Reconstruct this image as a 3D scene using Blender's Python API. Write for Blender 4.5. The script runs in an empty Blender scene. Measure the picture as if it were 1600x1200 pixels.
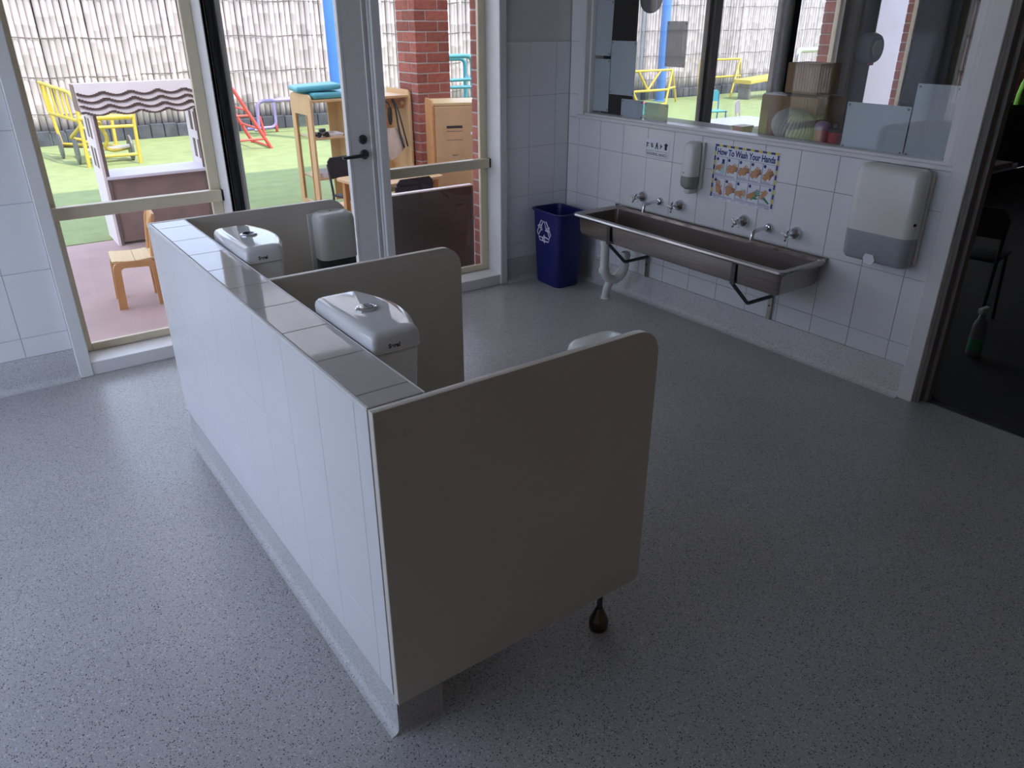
import bpy, bmesh, math, random
from mathutils import Vector, Matrix

SC = bpy.context.scene
COL = SC.collection
R = random.Random(11)
PI = math.pi
rad = math.radians

# ------------------------------------------------------------------ camera, sky, sun, exposure
cam_d = bpy.data.cameras.new('camera')
cam = bpy.data.objects.new('camera', cam_d)
COL.objects.link(cam)
cam_d.sensor_width = 36.0
cam_d.lens = 36.0 * 1186.0 / 1600.0
cam_d.clip_start = 0.05
cam_d.clip_end = 200
cam.location = (0, 0, 1.65)
cam.rotation_euler = (rad(90 - 25.669), 0, rad(-(90 - 54.252)))
SC.camera = cam

SKY = 2.9
world = bpy.data.worlds.new('sky')
SC.world = world
world.use_nodes = True
wn = world.node_tree
wn.nodes.clear()
wo = wn.nodes.new('ShaderNodeOutputWorld')
wb = wn.nodes.new('ShaderNodeBackground')
wb.inputs['Color'].default_value = (0.625, 0.72, 1.0, 1)
wb.inputs['Strength'].default_value = SKY
wn.links.new(wb.outputs[0], wo.inputs[0])

sun_d = bpy.data.lights.new('sun', 'SUN')
sun = bpy.data.objects.new('sun', sun_d)
COL.objects.link(sun)
sun_d.energy = 4.6
sun_d.angle = rad(1.5)
sun_d.color = (1.0, 0.86, 0.74)
sun.rotation_euler = Vector((-0.30, 0.655, -1.0)).to_track_quat('-Z', 'Y').to_euler()
sun.location = (-4, -4, 9)


def portal(loc, rot, sx, sy):
    d = bpy.data.lights.new('window_portal', 'AREA')
    d.shape = 'RECTANGLE'
    d.size, d.size_y = sx, sy
    d.cycles.is_portal = True
    o = bpy.data.objects.new('window_portal', d)
    COL.objects.link(o)
    o.location = loc
    o.rotation_euler = rot
    return o


portal((-1.28, 2.62, 1.26), (rad(90), 0, rad(-90)), 2.9, 2.3)      # big glazing of the wall on the left
portal((0.72, 4.46, 1.15), (rad(-90), 0, 0), 0.9, 2.2)
portal((1.60, 4.46, 1.15), (rad(-90), 0, 0), 0.9, 2.2)
portal((2.47, 4.46, 1.15), (rad(-90), 0, 0), 0.9, 2.2)
portal((5.30, 4.46, 1.15), (rad(-90), 0, 0), 2.6, 2.2)

SC.view_settings.view_transform = 'Standard'
SC.view_settings.look = 'None'
SC.view_settings.exposure = 0.28
SC.view_settings.gamma = 1.0
SC.view_settings.use_curve_mapping = False
SC.cycles.use_denoising = True
SC.cycles.max_bounces = 12
SC.cycles.diffuse_bounces = 6
SC.cycles.glossy_bounces = 6
SC.cycles.transparent_max_bounces = 24
SC.cycles.sample_clamp_indirect = 6.0


# ------------------------------------------------------------------ helpers
WM = {}


def wm(o):
    return WM.get(o.name, Matrix.Identity(4)) if o else Matrix.Identity(4)


def mk(name, bm, mat, parent=None, smooth=None, local=False, kind=None, label=None):
    """link a bmesh (world coordinates, or the parent's with local=True) as one object"""
    if parent is not None and not local:
        bmesh.ops.transform(bm, matrix=wm(parent).inverted(), verts=bm.verts)
    bmesh.ops.recalc_face_normals(bm, faces=bm.faces)
    me = bpy.data.meshes.new(name)
    bm.to_mesh(me)
    bm.free()
    me.materials.append(mat)
    if smooth is not None:
        for p in me.polygons:
            p.use_smooth = True
        me.set_sharp_from_angle(angle=rad(smooth))
    o = bpy.data.objects.new(name, me)
    COL.objects.link(o)
    if parent is not None:
        o.parent = parent
        WM[o.name] = wm(parent).copy()
    if kind:
        o['kind'] = kind
    if label:
        o['label'] = label
    return o


def thing(name, label, cat, loc=(0, 0, 0), rz=0.0, group=None):
    o = bpy.data.objects.new(name, None)
    COL.objects.link(o)
    o.empty_display_size = 0.1
    o.location = loc
    o.rotation_euler = (0, 0, rz)
    WM[o.name] = Matrix.Translation(loc) @ Matrix.Rotation(rz, 4, 'Z')
    o['label'] = label
    o['category'] = cat
    if group:
        o['group'] = group
    return o


def structure(name, label=None):
    o = bpy.data.objects.new(name, None)
    COL.objects.link(o)
    o.empty_display_size = 0.1
    o['kind'] = 'structure'
    if label:
        o['label'] = label
    WM[o.name] = Matrix.Identity(4)
    return o


def tag(o, label, cat=None, group=None, kind=None):
    o['label'] = label
    if cat:
        o['category'] = cat
    if group:
        o['group'] = group
    if kind:
        o['kind'] = kind
    return o


def copy_tree(o, parent=None):
    c = o.copy()
    COL.objects.link(c)
    if parent is not None:
        c.parent = parent
    for ch in list(o.children):
        copy_tree(ch, c)
    return c


def share(name, mesh, loc, parent, mat=None, rot=None, scale=None):
    """one more piece that shares mesh data"""
    o = bpy.data.objects.new(name, mesh)
    COL.objects.link(o)
    o.parent = parent
    o.location = loc
    if rot:
        o.rotation_euler = rot
    if scale:
        o.scale = scale
    return o


def box(bm, lo, hi, r=0.0, seg=1):
    x0, y0, z0 = lo
    x1, y1, z1 = hi
    vs = [bm.verts.new(p) for p in ((x0, y0, z0), (x1, y0, z0), (x1, y1, z0), (x0, y1, z0),
                                    (x0, y0, z1), (x1, y0, z1), (x1, y1, z1), (x0, y1, z1))]
    fs = [bm.faces.new([vs[i] for i in f]) for f in ((3, 2, 1, 0), (4, 5, 6, 7), (0, 1, 5, 4), (1, 2, 6, 5), (2, 3, 7, 6), (3, 0, 4, 7))]
    if r > 0:
        es = list({e for f in fs for e in f.edges})
        bmesh.ops.bevel(bm, geom=es, offset=r, segments=seg, profile=0.5, affect='EDGES')
    return bm


def B():
    return bmesh.new()


def bx(lo, hi, r=0.0, seg=1):
    return box(bmesh.new(), lo, hi, r, seg)


def fillet(pts, r, n=5):
    pts = [Vector(p) for p in pts]
    out = [pts[0]]
    for i in range(1, len(pts) - 1):
        p, a, b = pts[i], pts[i - 1], pts[i + 1]
        da, db = (a - p), (b - p)
        ra = min(r, da.length * 0.49)
        rb_ = min(r, db.length * 0.49)
        pa, pb = p + da.normalized() * ra, p + db.normalized() * rb_
        for k in range(n + 1):
            t = k / n
            out.append(pa * (1 - t) ** 2 + p * 2 * t * (1 - t) + pb * t * t)
    out.append(pts[-1])
    return out


def tube(bm, pts, r, n=10, cap=True, closed=False):
    pts = [Vector(p) for p in pts]
    rr = r if isinstance(r, (list, tuple)) else [r] * len(pts)
    m = len(pts)
    tang = []
    for i in range(m):
        if closed:
            t = pts[(i + 1) % m] - pts[i - 1]
        else:
            t = pts[min(i + 1, m - 1)] - pts[max(i - 1, 0)]
        tang.append(t.normalized())
    ref = Vector((0, 0, 1)) if abs(tang[0].z) < 0.9 else Vector((1, 0, 0))
    u = tang[0].cross(ref).normalized()
    rings = []
    for i in range(m):
        t = tang[i]
        u = (u - t * u.dot(t)).normalized()
        v = t.cross(u)
        rings.append([bm.verts.new(pts[i] + (u * math.cos(2 * PI * k / n) + v * math.sin(2 * PI * k / n)) * rr[i]) for k in range(n)])
    for i in range(m if closed else m - 1):
        a, b = rings[i], rings[(i + 1) % m]
        for k in range(n):
            bm.faces.new((a[k], a[(k + 1) % n], b[(k + 1) % n], b[k]))
    if cap and not closed:
        bm.faces.new(rings[0][::-1])
        bm.faces.new(rings[-1])
    return bm


def tb(pts, r, n=10, **k):
    return tube(bmesh.new(), pts, r, n, **k)


def lathe(bm, prof, n=24, mtx=None):
    """prof: (radius, height) pairs about local Z; ends closed"""
    mtx = mtx or Matrix.Identity(4)
    rings = []
    for r, z in prof:
        if r < 1e-6:
            rings.append([bm.verts.new(mtx @ Vector((0, 0, z)))])
        else:
            rings.append([bm.verts.new(mtx @ Vector((r * math.cos(2 * PI * k / n), r * math.sin(2 * PI * k / n), z))) for k in range(n)])
    for a, b in zip(rings[:-1], rings[1:]):
        for k in range(n):
            k2 = (k + 1) % n
            if len(a) == 1 and len(b) == 1:
                continue
            if len(a) == 1:
                bm.faces.new((a[0], b[k], b[k2]))
            elif len(b) == 1:
                bm.faces.new((a[k], a[k2], b[0]))
            else:
                bm.faces.new((a[k], a[k2], b[k2], b[k]))
    if len(rings[0]) > 1:
        bm.faces.new(rings[0][::-1])
    if len(rings[-1]) > 1:
        bm.faces.new(rings[-1])
    return bm


def axis_m(origin, d):
    """matrix whose local Z points along d"""
    return Matrix.Translation(origin) @ Vector(d).to_track_quat('Z', 'Y').to_matrix().to_4x4()


def loft(bm, loops, cap0=True, cap1=True):
    rings = [[bm.verts.new(p) for p in lp] for lp in loops]
    n = len(rings[0])
    for a, b in zip(rings[:-1], rings[1:]):
        for k in range(n):
            bm.faces.new((a[k], a[(k + 1) % n], b[(k + 1) % n], b[k]))
    if cap0:
        bm.faces.new(rings[0][::-1])
    if cap1:
        bm.faces.new(rings[-1])
    return bm


def rrect(x0, x1, y0, y1, r, n=4):
    """rounded rectangle outline in 2D, counter-clockwise"""
    r = max(min(r, (x1 - x0) / 2 - 1e-4, (y1 - y0) / 2 - 1e-4), 1e-4)
    out = []
    for cx, cy, a0 in ((x1 - r, y0 + r, -90), (x1 - r, y1 - r, 0), (x0 + r, y1 - r, 90), (x0 + r, y0 + r, 180)):
        for k in range(n + 1):
            a = rad(a0 + 90 * k / n)
            out.append((cx + r * math.cos(a), cy + r * math.sin(a)))
    return out


def prism(bm, poly, a, b, f, bev=0.0, seg=2):
    """extrude a 2D polygon between depth a and b; f(u, v, w) -> world point"""
    va = [bm.verts.new(f(u, v, a)) for u, v in poly]
    vb = [bm.verts.new(f(u, v, b)) for u, v in poly]
    n = len(poly)
    fa = bm.faces.new(va[::-1])
    fb = bm.faces.new(vb)
    for k in range(n):
        bm.faces.new((va[k], va[(k + 1) % n], vb[(k + 1) % n], vb[k]))
    if bev:
        bmesh.ops.bevel(bm, geom=list(fa.edges) + list(fb.edges), offset=bev, segments=seg, profile=0.5, affect='EDGES')
    return bm


XZ = lambda u, v, w: Vector((u, w, v))
YZ = lambda u, v, w: Vector((w, u, v))
XY = lambda u, v, w: Vector((u, v, w))


def text(name, s, size, mat, parent, frame, bold=0.0, width=None, spacing=1.0):
    """lettering as a thin mesh; frame = (origin, u, v) in world space"""
    cu = bpy.data.curves.new(name, 'FONT')
    cu.body = s
    cu.size = size
    cu.offset = bold
    cu.extrude = 0.0002
    cu.space_character = spacing
    to = bpy.data.objects.new(name, cu)
    COL.objects.link(to)
    bpy.context.view_layer.update()
    me = bpy.data.meshes.new_from_object(to.evaluated_get(bpy.context.evaluated_depsgraph_get()))
    bpy.data.objects.remove(to)
    bm = bmesh.new()
    bm.from_mesh(me)
    bpy.data.meshes.remove(me)
    xs = [v.co.x for v in bm.verts]
    k = (width / (max(xs) - min(xs))) if width else 1.0
    x0 = min(xs)
    o, u, v = [Vector(q) for q in frame]
    n = u.cross(v)
    for q in bm.verts:
        c = q.co.copy()
        q.co = o + u * ((c.x - x0) * k) + v * c.y + n * c.z
    return mk(name, bm, mat, parent)


# ------------------------------------------------------------------ materials
MATS = {}


def mat(name, col, rough=0.5, metal=0.0, var=0.06, scale=6.0, bump=0.0, bscale=150.0, rnd=0.0, spec=0.5, coat=0.0, stretch=None):
    m = bpy.data.materials.new(name)
    m.use_nodes = True
    nt = m.node_tree
    N, L = nt.nodes, nt.links
    p = N['Principled BSDF']
    p.inputs['Roughness'].default_value = rough
    p.inputs['Metallic'].default_value = metal
    p.inputs['Specular IOR Level'].default_value = spec
    p.inputs['Coat Weight'].default_value = coat
    p.inputs['Coat Roughness'].default_value = 0.03
    geo = N.new('ShaderNodeNewGeometry')
    vec = geo.outputs['Position']
    if stretch:
        mp = N.new('ShaderNodeMapping')
        mp.inputs['Scale'].default_value = stretch
        L.new(vec, mp.inputs['Vector'])
        vec = mp.outputs[0]
    nz = N.new('ShaderNodeTexNoise')
    nz.inputs['Scale'].default_value = scale
    nz.inputs['Detail'].default_value = 4
    L.new(vec, nz.inputs['Vector'])
    mr = N.new('ShaderNodeMapRange')
    mr.inputs['From Min'].default_value = 0.25
    mr.inputs['From Max'].default_value = 0.75
    mr.inputs['To Min'].default_value = 1 - var
    mr.inputs['To Max'].default_value = 1 + var
    L.new(nz.outputs[0], mr.inputs['Value'])
    val = mr.outputs[0]
    if rnd:
        oi = N.new('ShaderNodeObjectInfo')
        m2 = N.new('ShaderNodeMapRange')
        m2.inputs['To Min'].default_value = 1 - rnd
        m2.inputs['To Max'].default_value = 1 + rnd
        L.new(oi.outputs['Random'], m2.inputs['Value'])
        mm = N.new('ShaderNodeMath')
        mm.operation = 'MULTIPLY'
        L.new(val, mm.inputs[0])
        L.new(m2.outputs[0], mm.inputs[1])
        val = mm.outputs[0]
    vm = N.new('ShaderNodeVectorMath')
    vm.operation = 'SCALE'
    vm.inputs[0].default_value = col
    L.new(val, vm.inputs['Scale'])
    L.new(vm.outputs[0], p.inputs['Base Color'])
    if bump:
        n2 = N.new('ShaderNodeTexNoise')
        n2.inputs['Scale'].default_value = bscale
        L.new(vec, n2.inputs['Vector'])
        bp = N.new('ShaderNodeBump')
        bp.inputs['Strength'].default_value = bump
        bp.inputs['Distance'].default_value = 0.002
        L.new(n2.outputs[0], bp.inputs['Height'])
        L.new(bp.outputs[0], p.inputs['Normal'])
    MATS[name] = m
    return m


def speckle(name, base, dark, light, rough=0.42, scale=170.0, spec=0.5):
    """flecked sheet vinyl"""
    m = mat(name, base, rough, var=0.05, scale=3.0, spec=spec)
    nt = m.node_tree
    N, L = nt.nodes, nt.links
    p = N['Principled BSDF']
    src = p.inputs['Base Color'].links[0].from_socket
    geo = [n for n in N if n.type == 'NEW_GEOMETRY'][0]
    cur = src
    for k, (c, thr, sc) in enumerate(((dark, 0.16, scale), (light, 0.13, scale * 0.85), (dark, 0.12, scale * 2.1))):
        vo = N.new('ShaderNodeTexVoronoi')
        vo.inputs['Scale'].default_value = sc
        L.new(geo.outputs['Position'], vo.inputs['Vector'])
        sx = N.new('ShaderNodeSeparateColor')
        L.new(vo.outputs['Color'], sx.inputs[0])
        lt = N.new('ShaderNodeMath')
        lt.operation = 'LESS_THAN'
        lt.inputs[1].default_value = thr
        L.new(sx.outputs[k], lt.inputs[0])
        d = N.new('ShaderNodeMath')
        d.operation = 'LESS_THAN'
        d.inputs[1].default_value = 0.42
        L.new(vo.outputs['Distance'], d.inputs[0])
        mu = N.new('ShaderNodeMath')
        mu.operation = 'MULTIPLY'
        L.new(lt.outputs[0], mu.inputs[0])
        L.new(d.outputs[0], mu.inputs[1])
        mx = N.new('ShaderNodeMix')
        mx.data_type = 'RGBA'
        L.new(mu.outputs[0], mx.inputs['Factor'])
        L.new(cur, mx.inputs[6])
        mx.inputs[7].default_value = (*c, 1)
        cur = mx.outputs[2]
    L.new(cur, p.inputs['Base Color'])
    return m


def glass(name, tint=(0.97, 0.985, 0.98), k=1.9, rough=0.0):
    m = bpy.data.materials.new(name)
    m.use_nodes = True
    nt = m.node_tree
    N, L = nt.nodes, nt.links
    N.clear()
    out = N.new('ShaderNodeOutputMaterial')
    tr = N.new('ShaderNodeBsdfTransparent')
    tr.inputs[0].default_value = (*tint, 1)
    gl = N.new('ShaderNodeBsdfGlossy')
    gl.inputs['Roughness'].default_value = rough
    fr = N.new('ShaderNodeFresnel')
    fr.inputs['IOR'].default_value = 1.5
    ge = N.new('ShaderNodeNewGeometry')
    inv = N.new('ShaderNodeMath')
    inv.operation = 'SUBTRACT'
    inv.inputs[0].default_value = 1.0
    L.new(ge.outputs['Backfacing'], inv.inputs[1])
    mu = N.new('ShaderNodeMath')
    mu.operation = 'MULTIPLY'
    L.new(fr.outputs[0], mu.inputs[0])
    L.new(inv.outputs[0], mu.inputs[1])
    m3 = N.new('ShaderNodeMath')
    m3.operation = 'MULTIPLY'
    m3.use_clamp = True
    m3.inputs[1].default_value = k
    L.new(mu.outputs[0], m3.inputs[0])
    mx = N.new('ShaderNodeMixShader')
    L.new(m3.outputs[0], mx.inputs[0])
    L.new(tr.outputs[0], mx.inputs[1])
    L.new(gl.outputs[0], mx.inputs[2])
    L.new(mx.outputs[0], out.inputs[0])
    return m


M_floor = speckle('grey_fleck_vinyl', (0.42, 0.412, 0.405), (0.075, 0.072, 0.075), (0.60, 0.58, 0.60), rough=0.30, scale=200)
M_skirt = speckle('coved_vinyl_skirting', (0.52, 0.515, 0.51), (0.20, 0.20, 0.20), (0.66, 0.66, 0.66), rough=0.5, scale=230)
M_skirt_w = speckle('pale_coved_vinyl_skirting', (0.62, 0.60, 0.585), (0.22, 0.21, 0.21), (0.74, 0.73, 0.72), rough=0.5, scale=200)
M_tile = mat('white_glazed_tile', (0.78, 0.785, 0.79), 0.16, var=0.015, scale=3)
M_captile = mat('grey_white_gloss_tile', (0.60, 0.555, 0.53), 0.05, var=0.03, scale=9)
M_grout = mat('tile_grout', (0.33, 0.33, 0.34), 0.9, var=0.1, scale=60)
M_grout_l = mat('pale_tile_grout', (0.30, 0.30, 0.31), 0.9, var=0.1, scale=60)
M_grout_p = mat('white_tile_grout', (0.52, 0.52, 0.53), 0.9, var=0.1, scale=60)
M_render = mat('grey_white_render', (0.36, 0.36, 0.41), 0.8, var=0.05, scale=6)
M_wpaint = mat('white_gloss_paint', (0.74, 0.73, 0.71), 0.32, var=0.03, scale=14)
M_wall = mat('off_white_wall_paint', (0.66, 0.65, 0.62), 0.7, var=0.03, scale=4)
M_ceil = mat('white_ceiling_paint', (0.78, 0.78, 0.77), 0.8, var=0.02, scale=4)
M_warmwall = mat('warm_buff_wall_paint', (0.46, 0.31, 0.19), 0.7, var=0.05, scale=4)
M_gold = mat('champagne_aluminium', (0.70, 0.62, 0.45), 0.40, metal=0.15, var=0.04, scale=20)
M_black = mat('black_rubber', (0.012, 0.012, 0.013), 0.6, var=0.1, scale=20)
M_panel = mat('off_white_laminate', (0.71, 0.65, 0.565), 0.33, var=0.02, scale=3)
M_porc = mat('white_porcelain', (0.80, 0.80, 0.79), 0.05, var=0.01, scale=5, coat=0.4)
M_chrome = mat('chrome', (0.64, 0.65, 0.67), 0.07, metal=1.0, var=0.02, scale=30)
M_steel = mat('brushed_stainless_steel', (0.40, 0.365, 0.335), 0.25, metal=1.0, var=0.16, scale=5, bump=0.06, bscale=60, stretch=(6, 0.6, 20))
M_dkmetal = mat('dark_steel', (0.10, 0.10, 0.105), 0.4, metal=0.8, var=0.08, scale=30)
M_bronze = mat('dark_bronze_metal', (0.16, 0.12, 0.09), 0.22, metal=1.0, var=0.08, scale=30)
M_pvc = mat('white_pvc_pipe', (0.68, 0.68, 0.64), 0.4, var=0.04, scale=20)
M_plastic = mat('cream_white_plastic', (0.72, 0.71, 0.66), 0.25, var=0.02, scale=6)
M_smoke = mat('smoky_grey_plastic', (0.36, 0.38, 0.40), 0.2, var=0.05, scale=20)
M_smoke_g = mat('smoky_green_grey_plastic', (0.26, 0.29, 0.24), 0.2, var=0.05, scale=20)
M_smoke_d = mat('dark_smoky_plastic', (0.05, 0.052, 0.05), 0.18, var=0.05, scale=20)
M_binblue = mat('dark_blue_plastic', (0.007, 0.012, 0.125), 0.42, var=0.05, scale=10)
M_white = mat('white_print', (0.80, 0.82, 0.86), 0.5, var=0.02, scale=30)
M_ink = mat('black_ink', (0.02, 0.02, 0.022), 0.5, var=0.05, scale=50)
M_paper = mat('white_paper', (0.74, 0.76, 0.78), 0.6, var=0.02, scale=8)
M_paperb = mat('pale_blue_laminated_paper', (0.57, 0.61, 0.66), 0.12, var=0.03, scale=6)
M_paperg = mat('grey_translucent_paper', (0.42, 0.41, 0.43), 0.5, var=0.03, scale=10)
M_navy = mat('navy_ink', (0.02, 0.05, 0.22), 0.5, var=0.05, scale=50)
M_yellow_i = mat('yellow_ink', (0.75, 0.62, 0.10), 0.5, var=0.05, scale=50)
M_skin_i = mat('tan_ink', (0.62, 0.32, 0.16), 0.5, var=0.12, scale=90)
M_skin_d = mat('brown_ink', (0.34, 0.15, 0.07), 0.5, var=0.10, scale=90)
M_green_i = mat('green_ink', (0.06, 0.28, 0.14), 0.5, var=0.1, scale=90)
M_aqua_i = mat('pale_aqua_ink', (0.50, 0.68, 0.68), 0.5, var=0.06, scale=90)
M_lilac_i = mat('lilac_grey_ink', (0.50, 0.48, 0.62), 0.5, var=0.06, scale=90)
M_glass = glass('window_glass')
M_paperg = M_paperg.copy()
_nt = M_paperg.node_tree
_tr = _nt.nodes.new('ShaderNodeBsdfTransparent')
_tl = _nt.nodes.new('ShaderNodeBsdfTranslucent')
_tl.inputs[0].default_value = (0.60, 0.58, 0.60, 1)
_m1, _m2 = _nt.nodes.new('ShaderNodeMixShader'), _nt.nodes.new('ShaderNodeMixShader')
_m1.inputs[0].default_value = 0.45
_m2.inputs[0].default_value = 0.28
_out = [n for n in _nt.nodes if n.type == 'OUTPUT_MATERIAL'][0]
_nt.links.new(_nt.nodes['Principled BSDF'].outputs[0], _m1.inputs[1])
_nt.links.new(_tl.outputs[0], _m1.inputs[2])
_nt.links.new(_m1.outputs[0], _m2.inputs[1])
_nt.links.new(_tr.outputs[0], _m2.inputs[2])
_nt.links.new(_m2.outputs[0], _out.inputs[0])
M_hatch = glass('reflective_hatch_glass', (0.96, 0.97, 0.965), 2.6)
M_acryl = glass('clear_acrylic', (0.93, 0.95, 0.93), 1.5)

M_poly = bpy.data.materials.new('translucent_roofing')
M_poly.use_nodes = True
_n, _l = M_poly.node_tree.nodes, M_poly.node_tree.links
_n.clear()
_o = _n.new('ShaderNodeOutputMaterial')
_t = _n.new('ShaderNodeBsdfTranslucent')
_d = _n.new('ShaderNodeBsdfDiffuse')
_m = _n.new('ShaderNodeMixShader')
_w = _n.new('ShaderNodeTexWave')
_w.inputs['Scale'].default_value = 6
_r = _n.new('ShaderNodeMapRange')
_r.inputs['To Min'].default_value = 0.58
_r.inputs['To Max'].default_value = 0.66
_l.new(_w.outputs['Fac'], _r.inputs['Value'])
_t.inputs[0].default_value = (0.92, 0.90, 0.90, 1)
_d.inputs[0].default_value = (0.75, 0.75, 0.75, 1)
_l.new(_r.outputs[0], _m.inputs[0])
_l.new(_d.outputs[0], _m.inputs[1])
_l.new(_t.outputs[0], _m.inputs[2])
_l.new(_m.outputs[0], _o.inputs[0])
M_brick = mat('red_brick', (0.34, 0.105, 0.075), 0.85, var=0.25, scale=28, bump=0.6, bscale=120, rnd=0.22)
M_mortar = mat('grey_mortar', (0.46, 0.42, 0.38), 0.95, var=0.12, scale=60, bump=0.5, bscale=200)
M_bamboo = mat('weathered_bamboo', (0.53, 0.465, 0.45), 0.65, var=0.14, scale=5, rnd=0.13, stretch=(1, 1, 0.25))
M_wire = mat('rusty_binding_wire', (0.13, 0.11, 0.10), 0.7, var=0.2, scale=40)
M_block = mat('charcoal_concrete', (0.075, 0.08, 0.095), 0.9, var=0.3, scale=10, bump=0.4, bscale=80, rnd=0.2)
M_patio = mat('pink_concrete', (0.44, 0.315, 0.30), 0.8, var=0.14, scale=2.5, bump=0.15, bscale=120)
M_lawn = mat('artificial_grass', (0.25, 0.31, 0.125), 0.9, var=0.14, scale=5, bump=0.9, bscale=260)
M_ground = mat('pale_ground', (0.30, 0.30, 0.26), 0.9, var=0.15, scale=2)
M_ply = mat('birch_plywood', (0.68, 0.45, 0.23), 0.45, var=0.10, scale=5, stretch=(1, 1, 0.2))
M_ply_y = mat('pale_yellow_plywood', (0.72, 0.55, 0.28), 0.45, var=0.07, scale=5, stretch=(1, 1, 0.2))
M_ply_o = mat('orange_bentwood', (0.60, 0.30, 0.11), 0.35, var=0.12, scale=7, stretch=(1, 1, 0.2))
M_cubby = mat('mauve_grey_board', (0.84, 0.76, 0.74), 0.6, var=0.04, scale=6)
M_cubby_d = mat('brown_board', (0.235, 0.155, 0.135), 0.55, var=0.18, scale=9)
M_cubby_e = mat('dark_brown_edge', (0.15, 0.10, 0.085), 0.6, var=0.08, scale=9)
M_lav = mat('lavender_white_board', (0.72, 0.70, 0.78), 0.4, var=0.03, scale=9)
M_yel = mat('yellow_painted_steel', (0.62, 0.46, 0.07), 0.4, var=0.06, scale=12)
M_red = mat('red_painted_steel', (0.62, 0.09, 0.08), 0.4, var=0.06, scale=12)
M_pur = mat('lilac_painted_steel', (0.30, 0.25, 0.46), 0.4, var=0.06, scale=12)
M_teal = mat('teal_painted_steel', (0.07, 0.28, 0.34), 0.4, var=0.06, scale=12)
M_blue = mat('bright_blue_paint', (0.06, 0.20, 0.52), 0.45, var=0.05, scale=5)
M_turq = mat('turquoise_vinyl', (0.10, 0.42, 0.50), 0.4, var=0.05, scale=8)
M_blkpl = mat('black_plastic', (0.022, 0.025, 0.032), 0.45, var=0.1, scale=20)
M_mat = mat('dark_brown_vinyl', (0.080, 0.058, 0.050), 0.38, var=0.15, scale=6)
M_cream = mat('cream_canvas', (0.66, 0.60, 0.52), 0.8, var=0.08, scale=25, bump=0.3)
M_pink = mat('hot_pink_cloth', (0.80, 0.08, 0.20), 0.7, var=0.1, scale=25)
M_green = mat('lime_green_cloth', (0.25, 0.60, 0.06), 0.7, var=0.1, scale=25)
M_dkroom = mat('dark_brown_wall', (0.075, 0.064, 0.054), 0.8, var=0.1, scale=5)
M_dkfloor = mat('dimmed_dark_carpet', (0.018, 0.015, 0.012), 0.95, var=0.2, scale=90)  # dark carpet, coloured near black to carry the dimness of the room too
M_card = mat('brown_cardboard', (0.40, 0.24, 0.13), 0.8, var=0.05, scale=8)
M_rib = mat('ribbed_white_paper', (0.62, 0.62, 0.56), 0.7, var=0.03, scale=12)
M_lil = mat('lilac_plastic', (0.45, 0.28, 0.50), 0.35, var=0.05, scale=20)
M_redp = mat('red_plastic', (0.62, 0.04, 0.05), 0.3, var=0.05, scale=20)
M_pinkp = mat('pink_plastic', (0.70, 0.18, 0.30), 0.35, var=0.05, scale=20)
M_grey = mat('mid_grey_plastic', (0.16, 0.16, 0.165), 0.4, var=0.06, scale=20)
M_brownpost = mat('taupe_painted_timber', (0.20, 0.18, 0.16), 0.5, var=0.06, scale=10)

# ------------------------------------------------------------------ room shell
XW, YB = 3.45, 4.14          # tile faces of the sink wall and of the window wall
ZT = 2.6
XL, YF = -1.2, -1.9

o = mk('floor', bx((XL, YF, -0.06), (3.51, 4.14, 0.0)), M_floor, kind='structure')
o['label'] = 'grey flecked sheet vinyl floor of the washroom'
mk('ceiling', bx((XL - 0.2, YF - 0.2, ZT), (11.2, 4.42, ZT + 0.08)), M_ceil, kind='structure')['label'] = 'white ceiling above both rooms'

ROWS = [0.158, 0.258, 0.5745, 0.891, 1.2075, 1.524]
G = 0.0022                    # grout gap
TCACHE = {}


def tile_mesh(dx, dy, dz, m):
    key = (round(dx, 4), round(dy, 4), round(dz, 4), m.name)
    if key not in TCACHE:
        bm = bx((-dx / 2, -dy / 2, -dz / 2), (dx / 2, dy / 2, dz / 2), 0.0004 if abs(dx - 0.009) < 1e-5 else min(0.0013, min(dx, dy, dz) * 0.3), 1)
        bmesh.ops.recalc_face_normals(bm, faces=bm.faces)
        me = bpy.data.meshes.new('tile')
        bm.to_mesh(me)
        bm.free()
        me.materials.append(m)
        TCACHE[key] = me
    return TCACHE[key]


def tile(parent, lo, hi, m=M_tile, name='tile'):
    d = [hi[i] - lo[i] for i in range(3)]
    c = [(hi[i] + lo[i]) / 2 for i in range(3)]
    return share(name, tile_mesh(*d, m), c, parent)


def cuts(a, b, joints):
    e = [a] + [j for j in sorted(joints) if a + 0.004 < j < b - 0.004] + [b]
    return list(zip(e[:-1], e[1:]))


# window wall (back)
wb_ = structure('wall_back', 'tiled window wall of the washroom')
bm = B()
T0 = YB + 0.006
for x0, x1 in ((XL - 0.15, 0.29), (2.885, XW + 0.12)):
    box(bm, (x0, T0, 0), (x1, 4.31, 2.2))
box(bm, (XL - 0.15, T0, 2.2), (XW + 0.12, 4.31, ZT))
mk('plaster', bm, M_wall, wb_)
# grout bed behind the tiles
bm = B()
for x0, x1 in ((XL, 0.26), (2.925, XW)):
    box(bm, (x0, T0 - 0.002, 0.02), (x1, T0 + 0.004, 1.524))
mk('grout_bed', bm, M_grout_p, wb_)
for a, b in cuts(XL, 0.262, [0.06 - 0.213 * k for k in range(8)]):
    for z0, z1 in zip(ROWS[:-1], ROWS[1:]):
        tile(wb_, (a + G / 2, YB, z0 + G / 2), (b - G / 2, T0 + 0.001, z1 - G / 2))
for a, b in cuts(2.925, XW, [3.12, 3.333]):
    for z0, z1 in zip(ROWS[:-1], ROWS[1:]):
        tile(wb_, (a + G / 2, YB, z0 + G / 2), (b - G / 2, T0 + 0.001, z1 - G / 2))


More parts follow.
